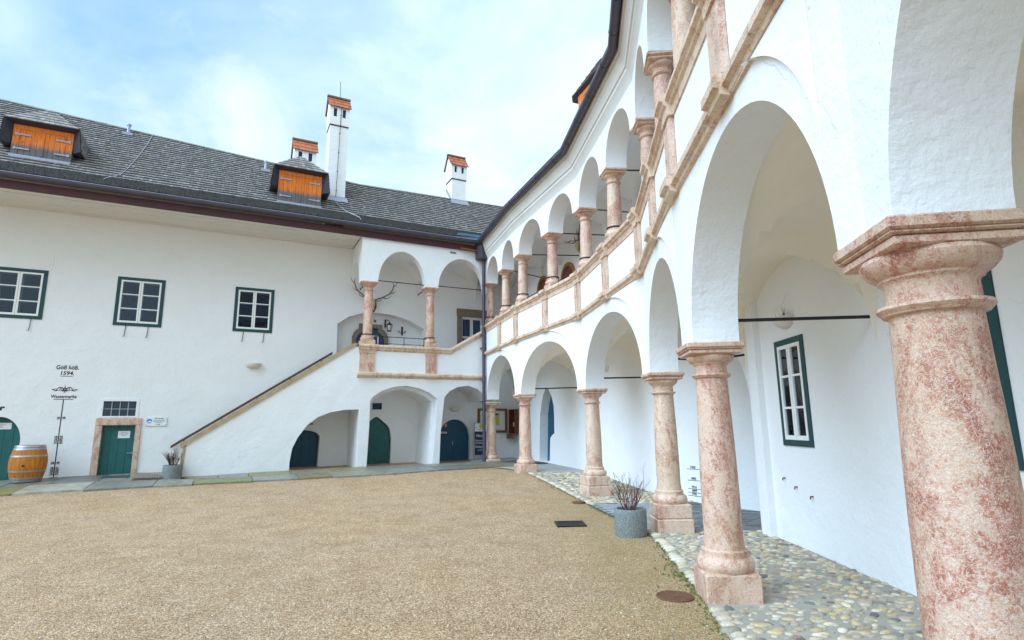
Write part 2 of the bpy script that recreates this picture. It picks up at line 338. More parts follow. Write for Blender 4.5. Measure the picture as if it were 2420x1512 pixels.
class MB:
    def __init__(self): self.v = []; self.f = []; self.m = []; self.c = []
    def add(self, vs, fs, mat=0, tint=None):
        b = len(self.v); self.v += [tuple(x) for x in vs]
        for f in fs: self.f.append([b+i for i in f]); self.m.append(mat); self.c.append(tint)
        return self
    def box(self, fr, s0, s1, d0, d1, z0, z1, mat=0, tint=None):
        p = [fr.pt(s, d, z) for z in (z0, z1) for d in (d0, d1) for s in (s0, s1)]
        return self.add(p, [(0, 1, 3, 2), (4, 6, 7, 5), (0, 4, 5, 1), (2, 3, 7, 6), (0, 2, 6, 4), (1, 5, 7, 3)], mat, tint)
    def wall(self, fr, outer, holes=(), d0=0, d1=-.3, mat=0, tint=None, edge=None):
        loops = [list(outer)] + [list(h) for h in holes]
        tris = tessellate_polygon([[Vector((s, z, 0)) for s, z in lp] for lp in loops])
        flat = [q for lp in loops for q in lp]; n = len(flat)
        vs = [fr.pt(s, d0, z) for s, z in flat] + [fr.pt(s, d1, z) for s, z in flat]
        fs = [tuple(a) for a in tris] + [tuple(n+i for i in reversed(a)) for a in tris]
        b = 0; nf = len(fs)
        for lp in loops:
            k = len(lp)
            for i in range(k): j = (i+1) % k; fs.append((b+i, b+j, n+b+j, n+b+i))
            b += k
        self.add(vs, fs, mat, tint)
        if edge is not None:
            for i in range(len(self.m)-(len(fs)-nf), len(self.m)): self.m[i] = edge
        return self
    def extr(self, fr, prof, s0, s1, mat=0):
        """closed profile [(d, z)] run along the wall from s0 to s1"""
        n = len(prof)
        vs = [fr.pt(s0, d, z) for d, z in prof] + [fr.pt(s1, d, z) for d, z in prof]
        fs = [(i, (i+1) % n, n+(i+1) % n, n+i) for i in range(n)]
        tr = tessellate_polygon([[Vector((d, z, 0)) for d, z in prof]])
        fs += [tuple(a) for a in tr] + [tuple(n+i for i in reversed(a)) for a in tr]
        return self.add(vs, fs, mat)
    def lathe(self, c, prof, n=32, mat=0, cap=True, rot=0):
        vs = []; fs = []
        for r, z in prof:
            for k in range(n):
                a = 2*math.pi*k/n + rot; vs.append((c[0]+r*math.cos(a), c[1]+r*math.sin(a), z))
        for i in range(len(prof)-1):
            for k in range(n): fs.append((i*n+k, i*n+(k+1) % n, (i+1)*n+(k+1) % n, (i+1)*n+k))
        if cap: fs.append(tuple(range(n-1, -1, -1))); fs.append(tuple((len(prof)-1)*n+k for k in range(n)))
        return self.add(vs, fs, mat)
    def tube(self, pts, r, n=8, mat=0, r1=None, cap=True):
        pts = [Vector(p) for p in pts]; vs = []; fs = []; m = len(pts)
        up = Vector((0, 0, 1)); prev = None
        for i, p in enumerate(pts):
            a = (pts[min(i+1, m-1)] - pts[max(i-1, 0)]).normalized()
            x = a.cross(up if abs(a.z) < .95 else Vector((1, 0, 0))).normalized()
            if prev is not None:
                x2 = (prev - prev.dot(a)*a)
                if x2.length > 1e-4: x = x2.normalized()
            prev = x; y = a.cross(x)
            rr = (r if r1 is None else r + (r1-r)*i/max(1, m-1)) if not isinstance(r, (list, tuple)) else r[i]
            for k in range(n):
                q = 2*math.pi*k/n; vs.append(p + (x*math.cos(q)+y*math.sin(q))*rr)
        for i in range(m-1):
            for k in range(n): fs.append((i*n+k, i*n+(k+1) % n, (i+1)*n+(k+1) % n, (i+1)*n+k))
        if cap: fs.append(tuple(range(n-1, -1, -1))); fs.append(tuple((m-1)*n+k for k in range(n)))
        return self.add(vs, fs, mat)
    def rbox(self, fr, s0, s1, d0, d1, z0, z1, b=.01, mat=0, tint=None):
        """box with chamfered edges (stone blocks)"""
        vs = []
        for z, i in ((z0, b), (z0+b, 0), (z1-b, 0), (z1, b)):
            ds, de = (d0+i, d1-i) if d1 > d0 else (d0-i, d1+i)
            c = b*.7 if i == 0 else b
            a0, a1 = s0+i, s1-i
            sg = 1 if d1 > d0 else -1
            vs += [fr.pt(a0+c, ds, z), fr.pt(a1-c, ds, z), fr.pt(a1, ds+sg*c, z), fr.pt(a1, de-sg*c, z), fr.pt(a1-c, de, z), fr.pt(a0+c, de, z), fr.pt(a0, de-sg*c, z), fr.pt(a0, ds+sg*c, z)]
        fs = [tuple(range(7, -1, -1)), tuple(range(24, 32))]
        for i in range(3):
            for k in range(8): fs.append((i*8+k, i*8+(k+1) % 8, i*8+8+(k+1) % 8, i*8+8+k))
        return self.add(vs, fs, mat, tint)
    def build(self, name, mats, parent=None, smooth=None, recalc=True):
        me = bpy.data.meshes.new(name); me.from_pydata(self.v, [], self.f)
        if not isinstance(mats, (list, tuple)): mats = [mats]
        for m in mats: me.materials.append(M[m] if isinstance(m, str) else m)
        for p, mi in zip(me.polygons, self.m): p.material_index = mi
        if any(c is not None for c in self.c):
            ca = me.color_attributes.new('tint', 'FLOAT_COLOR', 'CORNER')
            for p, c in zip(me.polygons, self.c):
                c = c if c is not None else (1, 1, 1)
                for li in p.loop_indices: ca.data[li].color = (*c, 1)
        if recalc:
            bm = bmesh.new(); bm.from_mesh(me); bmesh.ops.recalc_face_normals(bm, faces=bm.faces[:]); bm.to_mesh(me); bm.free()
        if smooth:
            for p in me.polygons: p.use_smooth = True
            me.set_sharp_from_angle(angle=R(smooth))
        o = bpy.data.objects.new(name, me); scene.collection.objects.link(o)
        if parent: adopt(o, parent)
        return o
def adopt(o, parent):
    o.parent = parent
    root = parent
    while root.parent: root = root.parent
    o.matrix_parent_inverse = Matrix.Translation(-root.location) if parent == root else Matrix.Identity(4)
def tag(o, label, cat, group=None, kind=None):
    o['label'] = label; o['category'] = cat
    if group: o['group'] = group
    if kind: o['kind'] = kind
    return o
def thing(name, label, cat, loc, group=None):
    o = bpy.data.objects.new(name, None); scene.collection.objects.link(o)
    o.location = loc; o.empty_display_size = .2
    return tag(o, label, cat, group)
def struct(name, mb, mats, **kw):
    o = mb.build(name, mats, None, **kw); o['kind'] = 'structure'; return o
def arch(s0, s1, zs, rise, n=28, p=1.0):
    """arch curve from left springing to right springing"""
    c = (s0+s1)/2; a = (s1-s0)/2
    return [(c - a*math.cos(math.pi*i/n), zs + rise*max(0, math.sin(math.pi*i/n))**p) for i in range(n+1)]
def pointed(s0, s1, zs, rise, n=12):
    c = (s0+s1)/2; pts = []
    for i in range(2*n+1):
        u = i/n - 1; pts.append((c + u*(s1-s0)/2, zs + rise*math.sqrt(max(0, 1-abs(u)**1.7)) * (1 - .12*(1-abs(abs(u)*2-1)))))
    return pts
def text(body, fr, s, z, d, size, mat, parent, name='lettering', bold=0.0, shear=0.0, align='CENTER', sx=1.0, flipt=False):
    cu = bpy.data.curves.new(name, 'FONT'); cu.body = body; cu.size = size; cu.align_x = align; cu.align_y = 'CENTER'
    cu.offset = bold; cu.shear = shear; cu.extrude = 0.0015; cu.resolution_u = 3
    to = bpy.data.objects.new(name, cu)
    me = bpy.data.meshes.new_from_object(to); bpy.data.objects.remove(to); me.name = name
    t = fr.t*(-1 if flipt else 1)
    mt = Matrix((t*sx, Vector((0, 0, 1)), fr.n)).transposed().to_4x4()
    mt.translation = fr.pt(s, d, z); me.transform(mt)
    me.materials.clear(); me.materials.append(M[mat])
    o = bpy.data.objects.new(name, me); scene.collection.objects.link(o)
    if parent: adopt(o, parent)
    return o

# ================================================================ plan of the place
CP = [(.15, -5.6), (.9, -1.8), (1.885, 2.46), (2.1, 5.95), (2.5, 9.4), (1.9, 13.6), (.36, 17.5), (-.82, 21.2)]   # arcade column centres
CP = [Vector((a, b, 0)) for a, b in CP]
BP = [(2.6, -6.4), (3.9, -1.8), (3.9, 2.5), (3.9, 5.95), (3.9, 9.31), (3.52, 12.95), (3.29, 13.7), (2.2, 17.63), (.62, 20.9)]
NB = len(CP)-1
_rl = ray(1640/K, 960)
TL = Vector((_rl.x, _rl.y, 0)).normalized()
GAL_W = 1.75
FG = Fr(CP[-1], TL)                                  # front of the stair gallery
FL = FG.shift(0, -GAL_W)                             # wall of the hall wing
# corner between hall wall and the arcade's back wall
_c = FL.hit(1212, 1080, 0)[0]; S_CORNER = _c
BP[-1] = tuple(FL.pt(S_CORNER, 0, 0))[:2]
BAY = []
for i in range(NB):
    t = (CP[i+1]-CP[i]); L = t.length; t = t/L
    f = Fr(CP[i], t, flip=True, L=L); BAY.append(f)
for i, f in enumerate(BAY):
    def mit(a, b):
        nb = (a.n+b.n).normalized(); return nb.dot(f.t)/nb.dot(f.n)
    f.m0 = mit(BAY[i-1], f) if i > 0 else 0
    f.m1 = mit(f, BAY[i+1]) if i < NB-1 else 0
BW = [Fr(BP[i], Vector((*BP[i+1], 0))-Vector((*BP[i], 0)), flip=True) for i in range(len(BP)-1)]
BL = [(Vector((*BP[i+1], 0))-Vector((*BP[i], 0))).length for i in range(len(BP)-1)]
ZS, ARISE, ZBAND, ZRAIL, ZUS, URISE, ZTOP = 2.60, 1.43, 4.41, 5.42, 7.13, .80, 8.72
TH = .23                                             # half thickness of the arcade wall

# ================================================================ arcade wing
arc = thing('arcade_wing', 'curved white two-storey arcade wing with red marble columns on the right', 'building', (3.2, 8, .08))
mb = MB()
for i, f in enumerate(BAY):
    L = f.L; hb = .27
    zs = ZS + (.09 if i == NB-1 else 0)
    rise = ARISE + (.13 if i == 2 else 0)
    low = [(0, zs)] + [(hb, zs-.001)] + arch(hb, L-hb, zs, rise, 40)[1:-1] + [(L-hb, zs-.001), (L, zs), (L, ZRAIL-.1), (0, ZRAIL-.1)]
    mb.wall(f, low, (), TH, -TH, edge=1)
    mid = L*.47; h2 = .24
    up = [(0, ZUS)] + arch(h2, mid-h2, ZUS, URISE, 24) + arch(mid+h2, L-h2, ZUS, URISE, 24) + [(L, ZUS), (L, ZTOP), (0, ZTOP)]
    mb.wall(f, up, (), TH, -TH, edge=1)
    # thicker plaster above the lower arch: bigger arch, a few cm proud at the crown, dying out at the springers
    oa = arch(hb+.02, L-hb-.02, ZS+.62, rise-.34, 40); vs = []; nn_ = len(oa)
    for k_, (s_, z_) in enumerate(oa):   # only the shoulder towards the viewer's end stands proud
        u_ = k_/(nn_-1); e_ = .05*max(0, math.sin(math.pi*u_))**.8 * ss(.40, .62, 1-u_)
        vs += [f.pt(s_, TH+.0015+e_, z_), f.pt(s_, TH+.0015+e_*.6, ZBAND-.11), f.pt(s_, TH-.01, z_)]
    mb.add(vs, [(3*k_, 3*k_+3, 3*k_+4, 3*k_+1) for k_ in range(nn_-1)]+[(3*k_, 3*k_+2, 3*k_+5, 3*k_+3) for k_ in range(nn_-1)])
mb.build('facade_wall', ['plaster', 'plaster'], arc, smooth=32)

# floors and vaults
def groin(mb, A, B, C, D, zs, ra, rb, na=28, nb=14, low=0.0):
    """groin vault over quad A-B (front) D-C (back); ra = rise of arches across the bay, rb along the walk"""
    vs = []; fs = []
    for i in range(na+1):
        a = i/na
        for j in range(nb+1):
            b = j/nb
            p = (A*(1-a)+B*a)*(1-b) + (D*(1-a)+C*a)*b
            h1 = ra*math.sqrt(max(0, 1-(2*a-1)**2)); h2 = rb*math.sqrt(max(0, 1-(2*b-1)**2))
            hh = max(h1, h2); h = hh
            vs.append((p.x, p.y, zs+h))
    for i in range(na):
        for j in range(nb):
            q = i*(nb+1)+j; fs.append((q, q+1, q+nb+2, q+nb+1))
    mb.add(vs, fs)
def bk(i):   # point on the back wall opposite column i
    k = i if i < 5 else i
    return [Vector((*BP[0], 0)), Vector((3.9, -1.8, 0)), Vector((3.9, 2.5, 0)), Vector((3.9, 5.95, 0)), Vector((3.9, 9.31, 0)), Vector((3.25, 13.9, 0)), Vector((2.2, 17.63, 0)), Vector((*BP[-1], 0))][i]
mb = MB(); mu = MB(); fl = MB(); top = MB()
for i, f in enumerate(BAY):
    A = f.pt(0, -TH+.005, 0); B = f.pt(f.L, -TH+.005, 0)
    groin(mb, A, B, bk(i+1), bk(i), ZS-.02, ARISE+.03+(.13 if i == 2 else .10 if i == NB-1 else 0), ARISE-.08)
    am = f.pt(f.L*.47, -TH+.005, 0); bm_ = (bk(i)*.53+bk(i+1)*.47)
    for P, Q, S, T in ((A, am, bm_, bk(i)), (am, B, bk(i+1), bm_)):
        groin(mu, P, Q, S, T, ZUS-.02, URISE+.02, URISE+.0, 20, 12)
    for m_, z in ((fl, 4.22), (top, ZTOP+.02)):
        q = [Vector((p.x, p.y, zz)) for zz in (z, z+.14) for p in (A, B, bk(i+1)+Vector((.2, 0, 0)), bk(i)+Vector((.2, 0, 0)))]
        m_.add(q, [(0, 1, 2, 3), (4, 7, 6, 5), (0, 4, 5, 1), (2, 6, 7, 3), (0, 3, 7, 4), (1, 5, 6, 2)])
mb.build('lower_vault', 'vault_bounce', arc, smooth=25)
mu.build('upper_vault', 'plaster', arc, smooth=25)
fl.build('upper_floor', 'concrete', arc); top.build('attic_floor', 'concrete', arc)

# moulded band under the parapet, rail on top, pilasters between
bandp = [(.20, -.12), (.27, -.10), (.28, -.055), (.325, -.04), (.325, .03), (.30, .055), (.20, .07)]
railp = [(.14, .05), (.31, .05), (.33, .02), (.33, -.03), (.29, -.045), (.28, -.08), (.25, -.10), (.248, -.21), (.232, -.21), (-.30, -.10), (-.30, .05)]
bandm, railm = MB(), MB()
def pilaster(f, a, b, edges=(1, 1)):
    p = MB().box(f, a, b, .235, .29, ZBAND+.085, ZRAIL-.212)
    if edges[0]: p.box(f, a, a+.035, .2905, .305, ZBAND+.10, ZRAIL-.29)
    if edges[1]: p.box(f, b-.035, b, .2905, .305, ZBAND+.10, ZRAIL-.29)
    return p
def scalep(p, dd, e): return [(d+(dd if d > .19 else 0), z+(e if z > 0 else -e)) for d, z in p]
for i, f in enumerate(BAY):
    bandm.extr(f, [(d, z+ZBAND) for d, z in bandp], 0, f.L)
    railm.extr(f, [(d, z+ZRAIL) for d, z in railp], 0, f.L)
    for s in ([0, f.L*.47] if i else [f.L*.47]) + ([f.L] if i == NB-1 else []):
        e = .17
        s0, s1 = max(-.02, s-e), min(f.L+.02, s+e)
        if s == 0: s0 = 0
        bandm.extr(f, [(d, z+ZBAND) for d, z in scalep(bandp, .065, .005)], s0, s1)
        railm.extr(f, [(d, z+ZRAIL) for d, z in scalep(railp, .065, .005)], s0, s1)
        pil = pilaster(f, s0+.035, s1-.035, (s != 0, s < f.L))
        if s == 0 and i:                             # the other half of the pilaster on the previous bay
            g = BAY[i-1]
            bandm.extr(g, [(d, z+ZBAND) for d, z in scalep(bandp, .065, .005)], g.L-e, g.L)
            railm.extr(g, [(d, z+ZRAIL) for d, z in scalep(railp, .065, .005)], g.L-e, g.L)
            q_ = pilaster(g, g.L-e+.035, g.L, (1, 0)); pil.add(q_.v, q_.f)
        pil.build('parapet_pilaster', 'marble_grey', arc)
bandm.build('string_course', 'band', arc); railm.build('parapet_rail', 'band', arc)

# cornice, gutter, roof
corp = [(.225, 7.98), (.25, 8.10), (.30, 8.20), (.315, 8.22), (.315, 8.29), (.345, 8.31), (.37, 8.42), (.405, 8.50), (.42, 8.52), (.42, 8.60), (.45, 8.62), (.46, 8.70), (.225, 8.70)]
cm, gm, rm, lead = MB(), MB(), MB(), MB()
for i, f in enumerate(BAY):
    cm.extr(f, corp, 0, f.L)
    lead.box(f, 0, f.L, .30, .62, 8.775, 8.785)
path = []
for i, f in enumerate(BAY): path.append(f.pt(0, .56, 8.69)); path += [f.pt(f.L*q, .56, 8.69) for q in (.25, .5, .75)]
path.append(BAY[-1].pt(BAY[-1].L-.25, .56, 8.69))
gm.tube(path, .088, 14)
for i, f in enumerate(BAY):
    for q in (.12, .37, .62, .87):
        c = f.pt(f.L*q, .56, 8.69); gm.tube([c-f.t*.012, c+f.t*.012], .096, 14)
for i, f in enumerate(BAY):
    b0 = f.pt(0, .60, 8.76); b1 = f.pt(f.L, .60, 8.76); t0 = f.pt(0, -3.6, 12.9); t1 = f.pt(f.L, -3.6, 12.9)
    rows = 34
    for r_ in range(rows):
        a, c = r_/rows, (r_+1.15)/rows
        cols = int(f.L/.22); tintv = random.uniform(.75, 1.1)
        for k in range(cols):
            u0, u1 = k/cols, (k+1)/cols
            P = lambda u, v: (b0*(1-u)+b1*u)*(1-v)+(t0*(1-u)+t1*u)*v
            lift = Vector((0, 0, .02+random.uniform(0, .012)))
            q = [P(u0, a)+lift, P(u1, a)+lift, P(u1, c), P(u0, c), P(u0, a), P(u1, a)]
            tv = tintv*random.uniform(.6, 1.25)
            rm.add(q, [(0, 1, 2, 3), (4, 5, 1, 0)], 0, (tv, tv, tv))
cm.build('cornice', 'cornice', arc, smooth=30); gm.build('gutter', 'gutter', arc, smooth=40); rm.build('roof', 'shingle', arc, recalc=False); lead.build('eave_flashing', 'gutter', arc)

# columns
def column(fr_axis, c, z0, z1, r, mat, parent, plinth=(.28, .30, 1), name='column', ab=.29, ring=False, slim=False):
    """lathe-turned column: square plinth, torus base, swelling shaft, necking ring, echinus and square abacus"""
    f = Fr(c, fr_axis)
    hp, ph, tiers = plinth
    H = z1-z0; zb = z0+ph
    k = r/.18
    base = [(r*1.42, zb), (r*1.52, zb+.03*k), (r*1.54, zb+.06*k), (r*1.48, zb+.10*k), (r*1.34, zb+.125*k), (r*1.24, zb+.13*k), (r*1.22, zb+.15*k), (r*1.24, zb+.185*k), (r*1.14, zb+.20*k)]
    kc = .76*k
    zt = z1-.15*kc                                   # underside of the abacus
    zn = zt-.26*kc                                   # top of the necking ring
    sh0 = zb+.20*k
    shaft = []
    for q in range(15):
        u = q/14; rr = r*(1.02 - .14*u**1.6 + .035*math.sin(math.pi*min(1, u*1.15)))
        if u < .05: rr = r*1.10
        shaft.append((rr, sh0 + (zn-.055*kc-sh0)*u))
    rt = shaft[-1][0]
    col = MB().lathe(c, shaft, 36).build(name, mat, parent, smooth=40)
    cap = [(rt*1.02, zn-.055*kc), (rt*1.14, zn-.05*kc), (rt*1.16, zn-.04*kc), (rt*1.20, zn-.035*kc), (rt*1.26, zn-.02*kc), (rt*1.24, zn-.002*kc), (rt*1.03, zn+.006*kc), (rt*1.01, zn+.10*kc), (rt*1.06, zn+.125*kc), (rt*1.14, zn+.135*kc), (rt*1.15, zn+.15*kc), (rt*1.22, zn+.155*kc), (rt*1.36, zn+.175*kc), (rt*1.48, zn+.205*kc), (rt*1.52, zn+.235*kc), (rt*1.46, zt)]
    m = MB().lathe(c, cap, 36)
    m.rbox(f, -ab*.90, ab*.90, -ab*.90, ab*.90, zt, zt+.055*kc, .008*k)
    m.rbox(f, -ab*.96, ab*.96, -ab*.96, ab*.96, zt+.055*kc+.0005, zt+.075*kc, .006*k)
    m.rbox(f, -ab, ab, -ab, ab, zt+.0755*kc, z1, .010*k)
    m.build('capital', mat, col, smooth=40)
    MB().lathe(c, base, 36).build('base', mat, col, smooth=40)
    m = MB()
    if ph > 0:
        for q in range(tiers):
            hh = hp*(1 + .05*(tiers-1-q)); za = z0 - (.15 if q == 0 else 0) + (ph*q/tiers if q else 0); zc_ = z0+ph*(q+1)/tiers
            m.rbox(f, -hh, hh, -hh, hh, za + (.001 if q else 0), zc_, .018)
        m.build('plinth', mat, col, smooth=25)
    if ring:
        pts = [Vector((c[0]+(r*1.16)*math.cos(2*math.pi*q/20), c[1]+(r*1.16)*math.sin(2*math.pi*q/20), sh0+.03)) for q in range(21)]
        MB().tube(pts, .016, 6, cap=False).build('iron_ring', 'iron', col, smooth=40)
    return col
mats = ['marble', 'marble', 'marble', 'marble', 'marble_pale', 'marble_pale', 'marble', 'marble_pale']
spec = [(.29, .3, 1), (.29, .3, 1), (.29, .30, 1), (.262, .27, 1), (.27, .44, 2), (.27, .44, 2), (.28, .24, 1), (.27, .12, 1)]
for i, c in enumerate(CP):
    ax = (BAY[max(0, i-1)].t + BAY[min(NB-1, i)].t)
    z0 = gz(c.x, c.y) + .01
    column(ax, c, z0, ZS + (.09 if i == NB-1 else .04 if i == 2 else 0), .198 if i == 2 else .180, mats[i], arc, spec[i], ab=.28 if i == 2 else .29)
upm = ['marble_grey', 'marble', 'marble_pale']
k = 0
for i, f in enumerate(BAY):
    for s in (0, f.L*.47):
        c = f.pt(s, 0, 0); k += 1
        column(f.t if s else (f.t+BAY[max(0, i-1)].t), c, ZRAIL+.062, ZUS, .150, ['marble', 'marble_pale', 'marble'][k % 3] if i > 2 else 'marble_grey', arc, (.20, .17, 1), ab=.245, ring=True)
column(BAY[-1].t, CP[-1], ZRAIL+.062, ZUS, .145, 'marble', arc, (.20, .15, 1), ab=.245, ring=True)

# tie rods
tr = []
def rod(p, q, r=.020, sag=0, parent=None, name='tie_rod'):
    p, q = Vector(p), Vector(q)
    pts = [p.lerp(q, u/8) - Vector((0, 0, sag*math.sin(math.pi*u/8))) for u in range(9)]
    m = MB().tube(pts, r, 8); dd = (q-p).normalized()
    m.tube([q-dd*.02, q+dd*.01], r*1.7, 8)
    return m.build(name, 'iron', parent, smooth=40)
for i in range(1, NB):
    c = CP[i]; f = BAY[i]
    nb = (BAY[i-1].n+f.n).normalized()
    q = bk(i); 
    zr = 2.73 if i == 2 else 2.86
    rod(c - nb*.05 + Vector((0, 0, zr)), Vector((q.x, q.y, zr+.03)), .019, .05 if i == 4 else 0, arc)
for i, f in enumerate(BAY):
    for s in (0, f.L*.47):
        c = f.pt(s, 0, 0); q = bk(i).lerp(bk(i+1), s/f.L)
        rod(c + Vector((0, 0, ZUS+.06)), Vector((q.x, q.y, ZUS+.05)), .017, 0, arc)
# iron rails above the parapet
for i, f in enumerate(BAY):
    m = f.L*.47
    for a, b in ((.16, m-.16), (m+.16, f.L-.16)):
        z = ZRAIL+.30; d = -.06
        mm = MB().tube([f.pt(a, d, z), f.pt(b, d, z)], .013, 6)
        for u in (.04, .5, .96):
            s = a+(b-a)*u; mm.tube([f.pt(s, d, ZRAIL+.05), f.pt(s, d, z)], .009, 6)
        mm.tube([f.pt(a, d, z-.10), f.pt(b, d, z-.10)], .008, 6)
        mm.build('iron_rail', 'iron', arc, smooth=40)

# back wall of both walks
def window(fr, s0, s1, z0, z1, parent, frame='greenframe', bw=.10, inset=-.02, double=True, rows=3, cols=2, stays=(), fd=.018, curtain=False, room='dark'):
    """casement window: flat surround boards, white sashes, glass, inner sash and the room behind"""
    a0, a1, b0, b1 = s0+bw, s1-bw, z0+bw, z1-bw
    m = MB()
    m.box(fr, s0, s1, -.06, fd, z1-bw, z1); m.box(fr, s0, s1, -.06, fd, z0, z0+bw)
    m.box(fr, s0, s0+bw, -.06, fd-.001, z0+bw, z1-bw); m.box(fr, s1-bw, s1, -.06, fd-.001, z0+bw, z1-bw)
    win = m.build('window', frame, parent)
    def sash(dd, w_, bar):
        m = MB(); cw = (a1-a0)/cols
        for c in range(cols):
            x0, x1 = a0+c*cw+.004, a0+(c+1)*cw-.004
            m.box(fr, x0, x0+w_, dd-.045, dd, b0, b1); m.box(fr, x1-w_, x1, dd-.045, dd, b0, b1)
            m.box(fr, x0+w_, x1-w_, dd-.045, dd-.001, b1-w_, b1); m.box(fr, x0+w_, x1-w_, dd-.045, dd-.001, b0, b0+w_*1.2)
            for r_ in range(1, rows):
                z = b0+(b1-b0)*r_/rows; m.box(fr, x0+w_, x1-w_, dd-.038, dd-.004, z-bar/2, z+bar/2)
        return m
    m = sash(fd+.004, .050, .030)
    sh = m.build('sash', 'white', win)
    for c in range(cols):
        hs = a0 + .012 if c == 0 else a1-.012
    MB().box(fr, a0+.03, a1-.03, fd-.022, fd-.019, b0+.03, b1-.03).build('glass', 'glass', win)
    if double: sash(-.13, .060, .034).build('inner_sash', 'white', win)
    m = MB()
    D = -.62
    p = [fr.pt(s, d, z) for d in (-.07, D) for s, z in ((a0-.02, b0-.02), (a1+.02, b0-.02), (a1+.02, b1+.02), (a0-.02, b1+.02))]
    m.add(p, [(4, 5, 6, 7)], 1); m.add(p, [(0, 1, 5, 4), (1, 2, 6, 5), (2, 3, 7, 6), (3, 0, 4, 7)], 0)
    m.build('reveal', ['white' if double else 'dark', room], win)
    if curtain:
        m = MB()
        for q in range(3):
            z = b0+(b1-b0)*(q+.4)/3; m.box(fr, a0, a1, -.27, -.25, z-.012, z+.012)
        m.build('inner_bars', 'white', win)
    if stays:
        m = MB()
        for s in stays:
            m.tube([fr.pt(s, .02, z0+.01), fr.pt(s-.02, .025, z0-.34), fr.pt(s-.06, .04, z0-.345)], .009, 6)
        m.build('shutter_stay', 'iron', win)
    return win, (a0-.02, a1+.02, b0-.02, b1+.02)
def rect(r): return [(r[0], r[2]), (r[1], r[2]), (r[1], r[3]), (r[0], r[3])]
def planks(fr, outline, d0, d1, n, mat, parent, name='door', gap=.006, horizontal=False):
    """door of upright boards clipped to an arch outline given as [(s, z)] top curve from left to right, foot at z0"""
    top_, z0 = outline
    sA, sB = top_[0][0], top_[-1][0]
    def zt(s):
        for (x0, y0), (x1, y1) in zip(top_, top_[1:]):
            if x0 <= s <= x1 and x1 > x0: return y0+(y1-y0)*(s-x0)/(x1-x0)
        return top_[-1][1]
    m = MB()
    for k in range(n):
        x0 = sA+(sB-sA)*k/n+gap/2; x1 = sA+(sB-sA)*(k+1)/n-gap/2
        xs = [x0+(x1-x0)*q/6 for q in range(7)]
        m.wall(fr, [(x0, z0), (x1, z0)] + [(x, zt(x)) for x in reversed(xs)], (), d0 + random.uniform(-.003, .003), d1)
    m.box(fr, sA, sB, d1+.001, d1+.004, z0, max(z for _, z in top_)-.35)
    return m.build(name, mat, parent)

zz0, zz1 = -.2, 4.3
near = BW[3]
# near wall (X = 3.9): two windows
def nearwall_s(Y): return Y - BP[1][1]
fn = Fr(BP[1], (0, 1), flip=True)
m = MB()
holes = []
wn, h = window(fn, nearwall_s(7.45), nearwall_s(8.27), 1.45, 2.94, arc, bw=.085, curtain=True, room='room'); holes.append(rect(h))
wn2, h = window(fn, nearwall_s(4.42), nearwall_s(5.3), 1.40, 3.0, arc, bw=.11); holes.append(rect(h))
# passage arch at the far end of the straight wall is handled by ending the wall on a curve
yA, yB = nearwall_s(9.31), nearwall_s(12.95)
pa = arch(yA, yB, 2.05, 1.35, 24)
m.wall(fn, [(-.6, zz0), (yA, zz0)] + pa + [(yB, zz0), (yB+.02, zz0), (yB+.02, zz1), (-.6, zz1)], holes, 0, -.42)
m.build('back_wall', 'plaster', arc)
# passage behind the arch: splayed side wall carrying the year marks, its vault
fm = Fr((3.52, 12.97), (.563, -.826))
m = MB()
m.wall(fm, [(0, zz0), (4.2, zz0), (4.2, 4.3), (0, 4.3)], (), 0, -.3)
m.wall(Fr((6.2, 9.05), (-1, 0)), [(-.3, zz0), (2.4, zz0), (2.4, 4.3), (-.3, 4.3)], (), 0, -.3)
vs = []; fs = []
for i in range(25):
    s, z = pa[i]
    for j in range(6): vs.append(fn.pt(s, -.42-.5*j, z+.03))
for i in range(24):
    for j in range(5): q = i*6+j; fs.append((q, q+1, q+7, q+6))
m.add(vs, fs)
m.build('passage_wall', 'plaster', arc, smooth=30)
# far part of the back wall with the pointed door
for k in (5, 6, 7):
    f = BW[k]; m = MB(); L = BL[k]
    if k == 7:
        q = zoom(1850, 1400, .42333)
        P = lambda x, y: f.hit(*q(x, y))
        ol = [P(*a) for a in ((728, 1046), (728, 900), (732, 620), (745, 500), (762, 420), (790, 350), (812, 372), (838, 430), (860, 520), (866, 640), (868, 785), (850, 800), (830, 830), (827, 900), (824, 1055))]
        ol = [(s, max(z, .3)) for s, z in ol]
        m.wall(f, [(-.05, zz0), (L+.1, zz0), (L+.1, 4.3), (-.05, 4.3)], [ol], 0, -.38)
        s0 = min(s for s, z in ol); s1 = max(s for s, z in ol); apex = max(z for s, z in ol)
        tp = [(s1-.02-i*(s1-s0)/16, 0) for i in range(17)]
        planks(f, ([(s0-.05, apex), (s1+.05, apex)], .35), -.32, -.375, 9, 'teal', arc)
        DOORP = (s0, s1, apex)
    else:
        m.wall(f, [(-.02, zz0), (L+.02, zz0), (L+.02, 4.3), (-.02, 4.3)], (), 0, -.38)
    m.build('back_wall', 'plaster', arc)
f = BW[0]; MB().wall(f, [(0, zz0), (BL[0], zz0), (BL[0], 4.3), (0, 4.3)], (), 0, -.4).build('back_wall', 'plaster', arc)
